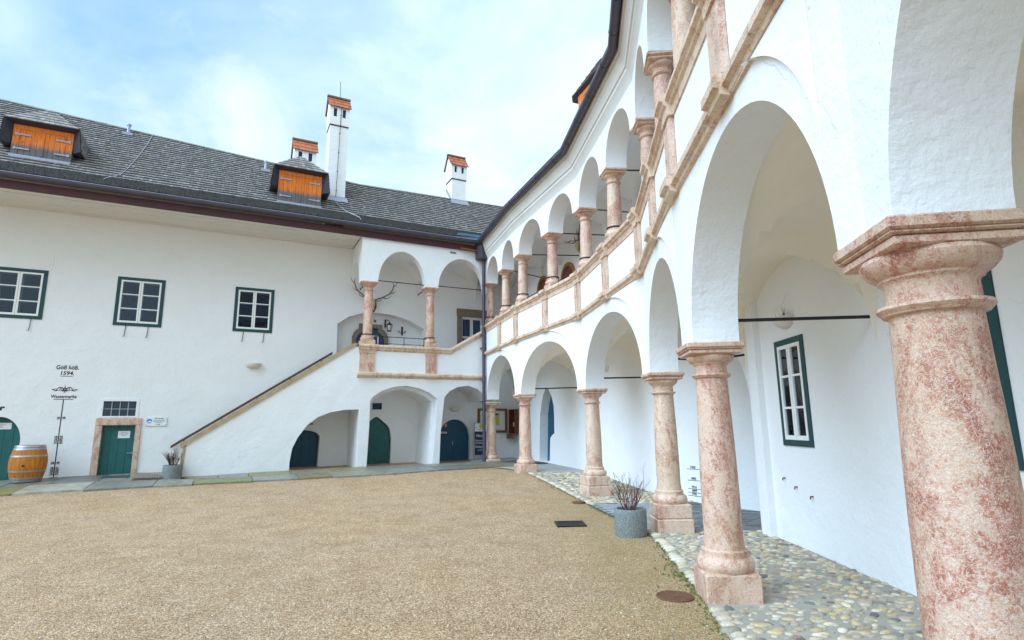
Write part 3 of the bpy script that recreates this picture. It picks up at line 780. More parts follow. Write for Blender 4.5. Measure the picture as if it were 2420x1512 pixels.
# upper walk: back wall with brown round-headed doors
q = zoom(2150, 950, .19841)
def updoor(f, sc, ztop, wd, parent):
    a0, a1 = sc-wd/2, sc+wd/2; zsp = ztop-wd*.55
    ou = [(a0, 4.37)] + arch(a0, a1, zsp, wd*.55, 16) + [(a1, 4.37)]
    b = .13; inn = [(a0+b, 4.37)] + arch(a0+b, a1-b, zsp, wd*.55-b, 16) + [(a1-b, 4.37)]
    m = MB(); m.wall(f, ou[:-1]+[(a1, 4.37)] + inn[::-1], (), .05, -.02)
    d = m.build('door', 'orange2', parent)
    MB().wall(f, inn, (), .012, -.01).build('door_leaf', 'redwood', d)
for k in range(len(BW)):
    f = BW[k]; MB().wall(f, [(-.05, 4.36), (BL[k]+.05, 4.36), (BL[k]+.05, 8.7), (-.05, 8.7)], (), .0, -.3).build('upper_back_wall', 'plaster', arc)
P = [BW[7].hit(*q(*a)) for a in ((482, 835), (670, 473), (772, 640), (5, 1100), (130, 772), (240, 900))]
updoor(BW[6], 2.35, 6.95, 1.25, arc)
updoor(BW[7], (P[0][0]+P[2][0])/2, P[1][1], abs(P[0][0]-P[2][0]), arc)
updoor(BW[7], (P[3][0]+P[5][0])/2, P[4][1], abs(P[0][0]-P[2][0]), arc)

# ================================================================ hall wing (left) and the gallery with the stair
hall = thing('hall_wing', 'long white wing with shingle roof, dormers and green framed windows on the left', 'building', tuple(FL.pt(-11, -2, .3)))
W1 = (-15.25, -13.95, 5.03, 6.54); W2 = (-12.20, -10.90, 4.99, 6.56); W3 = (-8.84, -7.60, 5.01, 6.56)
holes = []
for wq, st in ((W1, (-14.2,)), (W2, (-11.85, -11.25)), (W3, (-8.5, -7.85))):
    _, h = window(FL, *wq, hall, bw=.10, stays=st); holes.append(rect(h))
zg = .3
MAIN = (-12.15, -11.30, .28, 1.90); holes.append(rect(MAIN))
TRAN = (-12.19, -11.345, 2.18, 2.63); holes.append(rect(TRAN))
ld = [(-15.1, zg)] + arch(-15.1, -14.05, 1.45, .72, 20) + [(-14.08, 1.2), (-14.10, zg)]; holes.append(ld)
dA = [(-6.95, zg)] + arch(-6.95, -5.83, 1.42, .25, 14) + [(-5.86, zg)]; holes.append(dA)
dB = [(-4.43, zg)] + pointed(-4.43, -3.28, 1.32, .80, 9) + [(-3.30, zg)]; holes.append(dB)
dC = [(-1.42, zg)] + arch(-1.42, -.13, 1.30, .70, 20) + [(-.13, zg)]; holes.append(dC)
SW = (-4.02, -3.66, 2.38, 2.62); holes.append(rect(SW))
ALC = [(-5.38, 3.5)] + [(-5.40, 5.50), (-5.0, 5.80), (-4.5, 5.97), (-3.89, 6.03), (-3.3, 5.98), (-2.7, 5.82), (-2.08, 5.50)] + [(-2.08, 3.5)]; holes.append(ALC)
SWN = (-.50, .42, 4.6, 6.14); holes.append(rect(SWN))
MB().wall(FL, [(-22, -.3), (S_CORNER, -.3), (S_CORNER, 8.5), (-22, 8.5)], holes, 0, -.42).build('wall', 'plaster', hall)
MB().wall(FL, [(-5.6, 3.45), (-1.9, 3.45), (-1.9, 6.2), (-5.6, 6.2)], [], -.43, -.6).build('niche_back', 'plaster', hall)
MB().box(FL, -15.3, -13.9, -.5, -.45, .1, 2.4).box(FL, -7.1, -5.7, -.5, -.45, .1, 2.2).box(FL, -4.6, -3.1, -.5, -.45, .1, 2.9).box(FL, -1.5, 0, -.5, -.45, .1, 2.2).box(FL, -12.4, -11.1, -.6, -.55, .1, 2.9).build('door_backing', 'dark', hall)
# doors
planks(FL, (ld[1:22], .32), -.16, -.21, 5, 'green', hall)
planks(FL, (dA[1:16], .32), -.30, -.35, 4, 'teal', hall)
d = planks(FL, ([(s*.94-.06*3.855, z-.05) for s, z in dB[1:20]], .30), -.12, -.17, 3, 'green', hall)
m = MB()
for k in range(8): m.box(FL, -4.15, -3.42, -.119, -.108, .42+k*.165, .55+k*.165)
m.build('door_battens', 'green', d)
d = planks(FL, (dC[1:22], .30), -.14, -.19, 2, 'teal', hall)
MB().box(FL, -.83, -.80, -.13, -.10, 1.0, 1.16).build('handle', 'zinc', d)
d = planks(FL, ([(MAIN[0], 1.9), (MAIN[1], 1.9)], .30), -.12, -.17, 4, 'green', hall)
MB().box(FL, -11.47, -11.33, -.095, -.075, 1.05, 1.07).box(FL, -11.35, -11.33, -.119, -.075, 1.03, 1.09).build('handle', 'zinc', d)
m = MB()
m.rbox(FL, -12.33, -12.15, -.14, .05, .25, 1.90, .012); m.rbox(FL, -11.30, -11.16, -.14, .05, .25, 1.90, .012)
m.rbox(FL, -12.33, -11.16, -.14, .055, 1.902, 2.12, .012)
m.build('door_surround', 'doorstone', hall, smooth=25)
m = MB(); m.box(FL, -12.22, -11.32, -.12, -.08, 2.15, 2.19); m.box(FL, -12.22, -11.32, -.12, -.08, 2.60, 2.64); m.box(FL, -12.22, -12.185, -.12, -.081, 2.19, 2.60); m.box(FL, -11.355, -11.32, -.12, -.081, 2.19, 2.60)
tw = m.build('transom_window', 'greenframe', hall)
m = MB()
for k in range(1, 4): s = -12.19+.845*k/4; m.box(FL, s-.012, s+.012, -.06, -.04, 2.17, 2.62)
m.box(FL, -12.2, -11.33, -.062, -.038, 2.385, 2.405); m.build('window_bars', 'zinc', tw)
MB().box(FL, -12.19, -11.345, -.105, -.10, 2.18, 2.62).build('glass', 'glass', tw)
MB().wall(FL, [(-12.27, 2.14), (-11.27, 2.14), (-11.27, 2.70), (-12.27, 2.70)], [rect(TRAN)], .014, -.02).build('window_surround', 'plaster', tw)
sw = MB().box(FL, -4.02, -3.69, -.12, -.10, 2.38, 2.62).build('vent_window', 'dark', hall)
# upper windows of the gallery: ogee stone frame in the niche, brown stone frame on the right
A0 = FL.shift(0, -.425)
og = [(-4.78, 3.6), (-4.78, 5.10), (-4.72, 5.28), (-4.62, 5.40), (-4.53, 5.44), (-4.53, 5.63), (-3.66, 5.63), (-3.66, 5.44), (-3.56, 5.40), (-3.47, 5.28), (-3.41, 5.10), (-3.41, 3.6)]
inn = [(-4.63, 3.6), (-4.63, 5.05), (-4.57, 5.19), (-4.48, 5.27), (-4.38, 5.32), (-4.38, 5.48), (-3.81, 5.48), (-3.81, 5.32), (-3.71, 5.27), (-3.62, 5.19), (-3.56, 5.05), (-3.56, 3.6)]
ow = MB().wall(A0, og + inn[::-1], (), .09, 0).build('stone_framed_window', 'brownstone', hall)
MB().wall(A0, inn, (), .012, .002).build('dark_panes', 'dark', ow)
m = MB()
for s in (-4.42, -4.10, -3.80): m.box(A0, s-.02, s+.02, .013, .045, 4.3, 5.18)
m.box(A0, -4.42, -3.80, .013, .044, 5.16, 5.20); m.box(A0, -4.62, -3.57, .013, .030, 4.80, 4.82); m.box(A0, -4.62, -3.57, .0131, .030, 4.55, 4.57)
m.build('sash', 'white', ow)
m = MB(); m.rbox(FL, -.70, -.50, -.10, .06, 4.6, 6.14, .015); m.rbox(FL, .42, .60, -.10, .06, 4.6, 6.14, .015); m.rbox(FL, -.72, .62, -.10, .065, 6.142, 6.46, .015)
m.box(FL, -.45, .38, .066, .075, 6.20, 6.38)
bw_ = m.build('brown_framed_window', 'brownstone', hall, smooth=25)
m = MB()
for a, b in ((-.49, -.05), (-.03, .41)):
    m.box(FL, a, a+.05, -.10, -.06, 4.6, 6.13); m.box(FL, b-.05, b, -.10, -.06, 4.6, 6.13); m.box(FL, a+.05, b-.05, -.10, -.061, 6.05, 6.13); m.box(FL, a+.05, b-.05, -.10, -.061, 5.30, 5.34)
    for k in range(1, 4): s = a+.05+(b-a-.1)*k/4; m.box(FL, s-.008, s+.008, -.05, -.035, 4.6, 5.28)
    m.box(FL, a+.03, b-.03, -.052, -.033, 5.26, 5.285)
m.build('sash', 'white', bw_); MB().box(FL, -.48, .40, -.14, -.13, 4.6, 6.1).build('dark_panes', 'dark', bw_)
# soffit boards, fascia, gutter
m = MB(); nb_ = 8
for k in range(nb_):
    a = .02-(1.77*k/nb_); b = .02-(1.77*(k+1)/nb_)+.018
    cuts = [-22] + sorted(random.uniform(-21, -6) for _ in range(2)) + [-4.97]
    for c0, c1 in zip(cuts, cuts[1:]): m.box(FG, c0, c1-.006, a, b, 8.42+random.uniform(-.006, .006), 8.47)
m.build('soffit_boards', 'soffit', hall)
MB().box(FG, -22, .35, -1.75, .0, 8.48, 8.53).build('soffit_backing', 'darkwood', hall)
MB().box(FG, -22, -.1, .022, .075, 8.36, 8.60).build('fascia', 'fascia', hall)
m = MB()
gp = [(.17+.105*math.cos(a), 8.735+.115*math.sin(a)) for a in [math.pi+math.pi*k/12 for k in range(13)]]
gp = gp + [(.275, 8.755), (.268, 8.76), (.262, 8.74)] + [(.17+.092*math.cos(a), 8.735+.10*math.sin(a)) for a in [2*math.pi-math.pi*k/12 for k in range(13)]]
m.extr(FG, gp, -22, -.45)
for k in range(11):
    s = -21+2*k; m.extr(FG, [(.17+.110*math.cos(a), 8.735+.12*math.sin(a)) for a in [math.pi+math.pi*q/12 for q in range(13)]], s, s+.03)
m.build('gutter', 'gutter', hall, smooth=40)
MB().tube([FG.pt(-22, .275, 8.765), FG.pt(-.45, .275, 8.765)], .008, 6).build('gutter_rim', 'zinc', hall)
m = MB(); m.add([FG.pt(-22, .10, 8.76), FG.pt(-.2, .10, 8.76), FG.pt(-.2, .16, 8.845), FG.pt(-22, .16, 8.845)], [(0, 1, 2, 3)]); m.build('eave_flashing', 'gutter', hall)
m = MB(); m.add([FG.pt(-1.55, .21, 8.80), FG.pt(-.42, .26, 8.78), FG.pt(-.42, .16, 9.02), FG.pt(-1.35, .16, 9.0), FG.pt(-1.5, .06, 8.92)], [(0, 1, 2, 3), (0, 3, 4)])
m.add([FG.pt(-1.55, .19, 8.80), FG.pt(-.42, .24, 8.78), FG.pt(-.42, .14, 9.02), FG.pt(-1.35, .14, 9.0)], [(0, 1, 2, 3)]); m.build('splash_guard', 'patina', hall, recalc=False)
# roof: low sprocketed eave, then the steep slope up to the (slightly skewed) ridge
def ridge_d(s):
    pts = [(-23, -4.75), (-16.5, -4.05), (-8, -3.10), (-4.7, -2.62), (5, -3.0)]
    for (a, x), (b, y) in zip(pts, pts[1:]):
        if a <= s <= b: return x+(y-x)*(s-a)/(b-a)
    return pts[-1][1]
RB, RZ, RS = -.50, 9.30, 1.0
def roof_z(d): return RZ + (RB-d)*RS if d < RB else RZ - (d-RB)*(9.30-8.83)/(.72)
def roof_hit(x, y):
    r = ray(x, y); n = FG.n*RS+Vector((0, 0, 1)); o = FG.o+FG.n*RB+Vector((0, 0, RZ))
    k = (o-CAM).dot(n)/r.dot(n); p = CAM+r*k; v = p-FG.o
    return v.dot(FG.t), v.dot(FG.n), p.z
m = MB()
ds = [.22 - .118*k for k in range(7)]
while ds[-1] > -5: ds.append(ds[-1]-.128)
for k in range(len(ds)-1):
    s = -22.5 + random.uniform(0, .1)
    while s < 4.6:
        wd = random.uniform(.07, .15); e = s+wd
        rd = ridge_d(s)
        if ds[k] > rd+.02:
            jit = random.uniform(-.012, .012); d0, d1 = ds[k]+jit, max(rd, ds[k+1]-.02)
            lf = .060+random.uniform(0, .010)
            z0, z1 = roof_z(d0), roof_z(d1)
            t = random.uniform(.72, 1.3) * (1.25 if random.random() < .06 else 1); blu = random.uniform(.95, 1.12)
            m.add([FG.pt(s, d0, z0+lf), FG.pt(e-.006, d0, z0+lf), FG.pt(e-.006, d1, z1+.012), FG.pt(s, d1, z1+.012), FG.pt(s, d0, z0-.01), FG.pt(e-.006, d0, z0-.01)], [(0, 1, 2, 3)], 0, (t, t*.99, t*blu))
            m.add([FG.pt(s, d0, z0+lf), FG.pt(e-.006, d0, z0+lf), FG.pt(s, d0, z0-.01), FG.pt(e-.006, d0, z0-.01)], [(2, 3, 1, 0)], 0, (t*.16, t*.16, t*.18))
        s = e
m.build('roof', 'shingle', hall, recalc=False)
m = MB()
for a, b in zip([-22.5+.35*k for k in range(78)], [-22.5+.35*(k+1) for k in range(78)]):
    m.add([FG.pt(a, ridge_d(a)+.09, roof_z(ridge_d(a))-.03), FG.pt(b-.01, ridge_d(b)+.09, roof_z(ridge_d(b))-.02), FG.pt(b-.01, ridge_d(b), roof_z(ridge_d(b))+.06), FG.pt(a, ridge_d(a), roof_z(ridge_d(a))+.055), FG.pt(a, ridge_d(a)-.16, roof_z(ridge_d(a))-.10), FG.pt(b-.01, ridge_d(b)-.16, roof_z(ridge_d(b))-.10)], [(0, 1, 2, 3), (3, 2, 5, 4)], 0, (.85, .85, .8))
m.build('ridge_cap', 'shingle', hall, recalc=False)
m = MB()
kn = [-22.5, -16.5, -8, -4.7, 4.6]
P = [FG.pt(k, ridge_d(k), roof_z(ridge_d(k))-.03) for k in kn]+[FG.pt(k, ridge_d(k)-4, roof_z(ridge_d(k))-3.8) for k in kn]
m.add(P, [(i, i+1, i+6, i+5) for i in range(4)], 0, (1, 1, 1))
P = [FG.pt(-22.5, .2, 8.80), FG.pt(4.6, .2, 8.80), FG.pt(4.6, RB, RZ-.03), FG.pt(4.6, -3.0, roof_z(-3.0)-.03), FG.pt(-4.7, -2.62, roof_z(-2.62)-.03), FG.pt(-22.5, -4.7, roof_z(-4.7)-.03), FG.pt(-22.5, RB, RZ-.03)]
m.add(P, [(0, 1, 2, 6), (2, 3, 4, 5, 6)], 0, (.4, .4, .4)); m.build('roof_deck', 'shingle', hall, recalc=False)
# chimneys
def chimney(s, wd, dc, dp, ztop, hh, name, wire=False, label=None):
    """white rendered shaft, wider head with two flue openings, little tiled saddle roof"""
    zb = roof_z(dc+dp/2)-.15
    s0, s1, d0, d1 = s-wd/2, s+wd/2, dc+dp/2, dc-dp/2
    zh = ztop-hh
    ch = MB().box(FG, s0, s1, d0, d1, zb-1, zh-.001).build('chimney', 'plaster', hall)
    e = .035
    m = MB()
    o = [(s0-e, zh), (s1+e, zh), (s1+e, ztop), (s0-e, ztop)]
    hw = wd*.19; zo0, zo1 = zh+hh*.40, zh+hh*.86
    hs = [[(s-wd*.25-hw/2, zo0), (s-wd*.25+hw/2, zo0), (s-wd*.25+hw/2, zo1), (s-wd*.25-hw/2, zo1)], [(s+wd*.25-hw/2, zo0), (s+wd*.25+hw/2, zo0), (s+wd*.25+hw/2, zo1), (s+wd*.25-hw/2, zo1)]]
    m.wall(FG, o, hs, d0+e, d0+e-.10); m.box(FG, s0-e, s1+e, d0+e-.101, d1-e, zh+.001, ztop-.002)
    m.add([FG.pt(s0-e, d0+e, ztop), FG.pt(s0-e, d1-e, ztop), FG.pt(s0-e, dc, ztop+.62*dp), FG.pt(s1+e, d0+e, ztop), FG.pt(s1+e, d1-e, ztop), FG.pt(s1+e, dc, ztop+.62*dp)], [(0, 1, 2), (3, 5, 4)])
    m.build('head', 'plaster', ch)
    for h in hs: MB().box(FG, h[0][0], h[1][0], d0+e-.099, d0+e-.096, zo0, zo1).build('flue_opening', 'dark', ch)
    MB().box(FG, s0-.012, s1+.012, d0+.012, d1-.012, zh-.05, zh-.0015).build('collar', 'gutter', ch)
    m = MB(); rows = 3; ov = .10
    zr = ztop+.66*dp+.03
    for side in (1, -1):
        de = d0+ov if side == 1 else d1-ov; ze = ztop-.10
        for r_ in range(rows):
            u0, u1 = r_/rows, (r_+1.12)/rows
            n_ = max(5, int((wd+.2)/.13)); 
            for k in range(n_):
                a = s0-.10+(wd+.20)*k/n_; b = s0-.10+(wd+.20)*(k+1)/n_
                P = lambda u: (de+(dc-de)*u, ze+(zr-ze)*u)
                (da, za), (db, zb_) = P(u0), P(min(1.0, u1))
                t = random.uniform(.75, 1.15)
                c = (.46*t, .135*t, .055*t); am = (a+b)/2
                m.add([FG.pt(a, da, za+.03), FG.pt(am, da+.012*side, za+.012), FG.pt(b, da, za+.03), FG.pt(b, db, zb_), FG.pt(a, db, zb_), FG.pt(a, da, za), FG.pt(b, da, za)], [(0, 1, 2, 3, 4), (5, 1, 0), (1, 6, 2)], 0, c)
        m.add([FG.pt(s0-.10, de, ze-.01), FG.pt(s1+.10, de, ze-.01), FG.pt(s1+.10, dc, zr-.03), FG.pt(s0-.10, dc, zr-.03)], [(0, 1, 2, 3)], 0, (.2, .06, .04))
    m.box(FG, s0-.11, s1+.11, dc-.07, dc+.07, zr-.02, zr+.045, 0, (.22, .14, .09))
    m.build('tile_cap', 'tile', ch, recalc=False)
    m = MB(); zf = roof_z(d0+.05)
    m.box(FG, s0-.05, s1+.05, d0+.001, d0+.05, zf-.1, zf+.16); m.add([FG.pt(s0-.06, d0+.03, zf+.16), FG.pt(s1+.06, d0+.03, zf+.16), FG.pt(s1+.10, d0+.20, roof_z(d0+.20)+.05), FG.pt(s0-.10, d0+.20, roof_z(d0+.20)+.05)], [(0, 1, 2, 3)])
    for ss_, sg in ((s0, -1), (s1, 1)):
        m.add([FG.pt(ss_+sg*.02, d0, zf), FG.pt(ss_+sg*.02, d1, roof_z(d1)), FG.pt(ss_+sg*.02, d1, roof_z(d1)+.16), FG.pt(ss_+sg*.02, d0, zf+.16)], [(0, 1, 2, 3)])
    m.build('flashing', 'zinc', ch)
    if wire:
        pts = [FG.pt(s+.05-.06*u, d0+.055 if u > .15 else d0+.04, zh+hh*.98-(zh+hh*.98-zf)*u) for u in [k/10 for k in range(11)]]
        m = MB().tube([FG.pt(s+.03, dc, zr+.75), FG.pt(s+.05, dc, zr)], .010, 6); m.tube(pts, .010, 6)
        for u in (.1, .32, .56, .78, .95):
            p = pts[int(u*10)]; m.lathe((p.x, p.y), [(.005, p.z-.03), (.03, p.z), (.005, p.z+.03)], 8)
        m.build('lightning_wire', 'iron', ch)
    return ch
s_, d_, z_ = roof_hit(793, 471)
zt_ = FG.hit(793, 248, d_)[1]
chimney(s_, .66, d_-.36, .72, zt_, .82, 'tall', True)
sq, dq, zq = roof_hit(1084, 478); zt2 = FG.hit(1084, 388, dq)[1]
chimney(sq, .66, dq-.36, .72, zt2, .72, 'right')
zt3 = FG.hit(719, 352, -2.9)[1]; s3 = FG.hit(721, 375, -2.9)[0]
chimney(s3, .76, -3.3, .76, zt3, .80, 'left')
# dormers
def dormer(fr, rz, sc, d0, zb, zt, hw, parent, depth=3.0, drop=.62, over=.24):
    dm = MB()
    dm.box(fr, sc-hw, sc+hw, d0-.06, d0-.10, zb, zt)
    dm = dm.build('dormer', 'greywood', parent)
    m = MB()
    m.box(fr, sc-hw, sc-hw+.16, d0-.06, d0, zb+.02, zt); m.box(fr, sc+hw-.16, sc+hw, d0-.06, d0, zb+.02, zt)
    m.box(fr, sc-hw+.16, sc+hw-.16, d0-.06, d0-.001, zt-.13, zt)
    n_ = 8
    for k in range(n_):
        a = sc-hw+.165+(2*hw-.33)*k/n_; b = sc-hw+.165+(2*hw-.33)*(k+1)/n_-.007
        m.box(fr, a, b, d0-.05, d0-.012+random.uniform(-.003, .003), zb+.04, zt-.135)
    m.box(fr, sc-.03, sc+.03, d0-.011, d0+.012, zb+.06, zt-.135)
    m.build('shutters', 'orange', dm)
    for sg in (-1, 1):
        for zz in (zb+.22, zt-.30):
            m = MB(); a, b = sorted((sc+sg*(hw-.08), sc+sg*(hw-.42))); m.box(fr, a, b, d0+.002, d0+.014, zz-.022, zz+.022)
            c = sc+sg*(hw-.08); m.box(fr, c-.03, c+.03, d0+.0025, d0+.022, zz-.04, zz+.04)
            m.build('strap_hinge', 'zinc', dm)
    MB().box(fr, sc-hw-.02, sc+hw+.02, d0-.02, d0+.05, zb-.06, zb+.015).build('sill', 'zinc', dm)
    m = MB()                                           # board cheeks
    for sg in (-1, 1):
        n_ = 9
        for k in range(n_):
            a = d0-.062-1.3*k/n_; b = d0-.062-1.3*(k+1)/n_+.008
            s0, s1 = sorted((sc+sg*hw, sc+sg*(hw-.03))); m.box(fr, s0, s1, a, b, rz(a)-.1, zt)
    m.build('cheek', 'greywood', dm)
    A = hw+.17; B = hw+.25; df = d0+over
    HL, HR = (sc-A, df, zt+.07), (sc+A, df, zt+.07); LL, LR = (sc-B, df-.06, zt-drop), (sc+B, df-.06, zt-drop)
    RFp = (sc, d0-.34, zt+.80); RBk = (sc, d0-depth, zt+.80)
    bk_ = lambda p: (p[0], d0-depth, p[2])
    P = lambda p: fr.pt(*p)
    m = MB(); tt = (.9, .9, 1.0)
    def sl(a, b, c, d, rows, cols):                    # shingled plane: a-b foot, d-c top
        a, b, c, d = map(lambda p: P(p), (a, b, c, d)); nrm = (b-a).cross(d-a).normalized()
        if nrm.z < 0: nrm = -nrm
        for r_ in range(rows):
            v0, v1 = r_/rows, (r_+1.1)/rows
            for k in range(cols):
                u0, u1 = k/cols, (k+1)/cols-.004
                Q = lambda u, v: (a*(1-u)+b*u)*(1-v)+(d*(1-u)+c*u)*v
                t = random.uniform(.7, 1.5); lf = nrm*.03
                m.add([Q(u0, v0)+lf, Q(u1, v0)+lf, Q(u1, min(1, v1))+nrm*.008, Q(u0, min(1, v1))+nrm*.008, Q(u0, v0), Q(u1, v0)], [(0, 1, 2, 3), (4, 5, 1, 0)], 0, (t, t, t*1.08))
    sl(HL, HR, RFp, RFp, 6, 12); sl(HL, bk_(HL), RBk, RFp, 6, 14); sl(HR, bk_(HR), RBk, RFp, 6, 14)
    sl(LL, bk_(LL), bk_(HL), HL, 6, 14); sl(LR, bk_(LR), bk_(HR), HR, 6, 14)
    m.build('hood_roof', 'shingle', dm, recalc=False)
    FLt, FRt, FLb, FRb = (sc-hw, d0-.005, zt), (sc+hw, d0-.005, zt), (sc-hw, d0-.05, zt-drop), (sc+hw, d0-.05, zt-drop)
    e = .0
    m = MB(); q = [P(x) for x in (HL, HR, LL, LR, FLt, FRt, FLb, FRb)]
    m.add(q, [(0, 1, 5, 4), (0, 4, 6, 2), (1, 3, 7, 5)])
    q2 = [P(x) for x in (LL, FLb, bk_(FLb), bk_(LL), LR, FRb, bk_(FRb), bk_(LR))]; m.add(q2, [(0, 1, 2, 3), (4, 5, 6, 7)])
    m.build('eave_boards', 'darkwood', dm)
    return dm
def face(xl, xr, yb, yt, xm):
    s0, dd, z0 = roof_hit(xl, yb[0]); s1, d1, z1 = roof_hit(xr, yb[1])
    d0 = (dd+d1)/2; zt = (FG.hit(xl, yt[0], d0)[1]+FG.hit(xr, yt[1], d0)[1])/2
    return (s0+s1)/2, d0, roof_z(d0)+.03, zt, (s1-s0)/2
for a in ((655, 757, (478, 490), (403, 415), 0), (22, 166, (366, 388), (287, 318), 0)):
    sc, d0, zb, zt, hw = face(*a); dormer(FG, roof_z, sc, d0, zb, zt, hw, hall)
# arcade dormer
az = lambda d: 8.76 + (.60-d)*(12.9-8.76)/4.2
fa2 = Fr(BAY[5].pt(0, 0, 0), BAY[5].t, flip=True)
dormer(fa2, az, .19, -.45, az(-.45)+.03, 10.98, .76, arc, 2.6, .04, .10)
# snow hooks / vents and lightning wire on the roof
q = zoom(0, 300, .42333)
pts = []
for p in ((1447, 568), (1390, 670), (1300, 790), (1200, 905), (1130, 960), (1000, 1010), (970, 1045)):
    s, d, z = roof_hit(*q(*p)); d = max(d, ridge_d(s)); pts.append(FG.pt(s, d, roof_z(d)+.06))
MB().tube(pts, .013, 5).build('roof_wire', 'zinc', hall)
q = zoom(900, 300, .42333); pts = []
for p in ((1020, 1185), (1070, 1240), (1140, 1300), (1220, 1350), (1270, 1390), (1280, 1440)):
    s, d, z = roof_hit(*q(*p)); pts.append(FG.pt(s, d, roof_z(d)+.06))
MB().tube(pts, .013, 5).build('roof_wire', 'zinc', hall)
for x, y in ((303, 316), (627, 402)):
    s, d, z = roof_hit(x, y); d = max(d, ridge_d(s)+.25); p = FG.pt(s, d, roof_z(d))
    m = MB().lathe((p.x, p.y), [(.05, p.z-.1), (.05, p.z+.30), (.075, p.z+.31), (.075, p.z+.36), (.02, p.z+.38)], 12)
    m.box(FG, s-.16, s+.16, d-.02, d+.18, roof_z(d)-.12, roof_z(d)-.02); m.build('roof_vent_pipe', 'zinc', hall, smooth=40)
# handrail on the wall, wall bracketed
(h0, k0), (h1, k1) = FL.hit(403, 1056, .1), FL.hit(785, 834, .1)
m = MB().wall(FL, [(h0, k0-.045), (h1, k1-.045), (h1, k1+.045), (h0, k0+.045)], (), .14, .07)
hrl = m.build('stair_handrail', 'rail', hall)
m = MB()
for k in range(5): s = h0+.35+(h1-h0-.7)*k/4; z = k0-.04+(s-h0)*(k1-k0)/(h1-h0); m.tube([FL.pt(s, .0, z-.10), FL.pt(s, .10, z-.10), FL.pt(s, .105, z+.0)], .010, 6)
m.build('handrail_bracket', 'iron', hrl)

# ---------------------------------------------------------------- gallery
gal = thing('stair_gallery', 'white loggia on two arches with an outside stair and two slim marble columns', 'building', tuple(FG.pt(-4, -.9, .35)))
q4 = zoom(1440, 1500, .26455)
g1 = [FG.hit(*p) for p in ((682, 1121), (684, 1090), (690, 1060), (703, 1034), (725, 1005), (752, 985), (780, 974), (815, 968), (848, 967))]
g1 = [(g1[0][0], .1)] + g1[1:] + [(g1[-1][0]+.0, .1)]
g2 = [FG.hit(*p) for p in ((872, 1000), (874, 950), (880, 938), (900, 924), (930, 914), (960, 911), (990, 917), (1015, 928), (1033, 942), (1029, 1000))]
g2 = [(g2[0][0]-.06, .1)] + g2 + [(g2[-1][0]-.12, .1)]
g3 = [FG.hit(*p) for p in ((1041, 1020), (1050, 938), (1062, 924), (1082, 914), (1107, 911), (1128, 919), (1143, 932), (1150, 946))]
g3 = [(g3[0][0]-.05, .1)] + g3 + [(g3[-1][0]+.03, 2.69)]
outl = [(-9.87, .1)] + g1 + g2 + g3 + [(.13, 2.69), (.13, 5.30), (-.28, 5.25), (-1.60, 4.45), (-5.10, 4.45), (-9.87, 1.24)]
m = MB().wall(FG, outl, (), 0, -.34, edge=1)
sh = lambda g, k: [(s+(k if i < len(g)/2 else -k), z-(.10 if .2 < z else 0)) for i, (s, z) in enumerate(g)]
g2b = sh(g2, .09)
o2 = [(-9.85, .1)] + g1 + g2b + g3 + [(.12, 2.69), (.12, 3.44), (-5.1, 3.44), (-9.85, .35)]
m.wall(FG, o2, (), -.341, -GAL_W+.002, edge=1)
m.build('front_wall', ['plaster', 'plaster'], gal, smooth=25)
# steps, floor
m = MB(); ns = 19
for k in range(ns):
    s0 = -9.8+4.75*k/ns; z = .33+(3.56-.33)*(k+1)/ns; m.box(FG, s0, s0+4.75/ns+.03, -.345, -GAL_W+.004, z-.30, z)
m.build('steps', 'oldstone', gal)
MB().box(FG, -5.05, .10, -.345, -GAL_W+.005, 3.445, 3.56).build('gallery_floor', 'concrete', gal)
# copings and mouldings
cp_ = MB().wall(FG, [(-9.93, 1.22), (-5.05, 4.47), (-4.98, 4.56), (-5.12, 4.56), (-9.96, 1.34)], (), .035, -.37)
cp_.build('stair_coping', 'oldstone', gal, smooth=30)
MB().wall(FG, [(-9.95, .15), (-9.85, .15), (-9.83, .9), (-9.80, 1.30), (-9.88, 1.26), (-9.92, .8)], (), .012, -.36).build('newel_edge', 'oldstone', gal)
rp_ = [(.0, .06), (.07, .06), (.10, .03), (.10, -.02), (.06, -.04), (.05, -.10), (.02, -.13), (.002, -.16), (-.40, -.02), (-.40, .06)]
m = MB(); m.extr(FG, [(d, z+4.48) for d, z in rp_], -4.95, -1.62)
def slant(z0, z1, s0, s1):                              # rail climbing to the arcade level
    n = len(rp_); vs = [FG.pt(s0, d, z+z0) for d, z in rp_]+[FG.pt(s1, d, z+z1) for d, z in rp_]
    m.add(vs, [(i, (i+1) % n, n+(i+1) % n, n+i) for i in range(n)])
slant(4.48, 5.26, -1.62, -.30); m.extr(FG, [(d, z+5.26) for d, z in rp_], -.30, -.02)
for s, hw in ((-4.66, .29), (-2.38, .24)): m.extr(FG, [(d+(.05 if d > 0 else 0), z+4.48+(.005 if z > 0 else -.005)) for d, z in rp_], s-hw, s+hw)
m.build('parapet_rail', 'band', gal)
bp_ = [(.0, .08), (.05, .07), (.09, .04), (.09, -.02), (.07, -.05), (.04, -.07), (.0, -.12)]
m = MB(); m.extr(FG, [(d+.001, z+3.52) for d, z in bp_], -4.98, -.02)
for s, hw in ((-4.66, .30), (-2.38, .24)): m.extr(FG, [(d+(.05 if d > 0 else .001), z+3.52+(.006 if z > 0 else -.006)) for d, z in bp_], s-hw, s+hw)
m.build('string_course', 'band', gal)
for s, hw in ((-4.66, .25), (-2.38, .20)):
    MB().box(FG, s-hw, s+hw, .001, .045, 3.605, 4.32).box(FG, s-hw-.02, s+hw+.02, .0012, .06, 4.24, 4.315).build('parapet_pilaster', 'marble', gal)
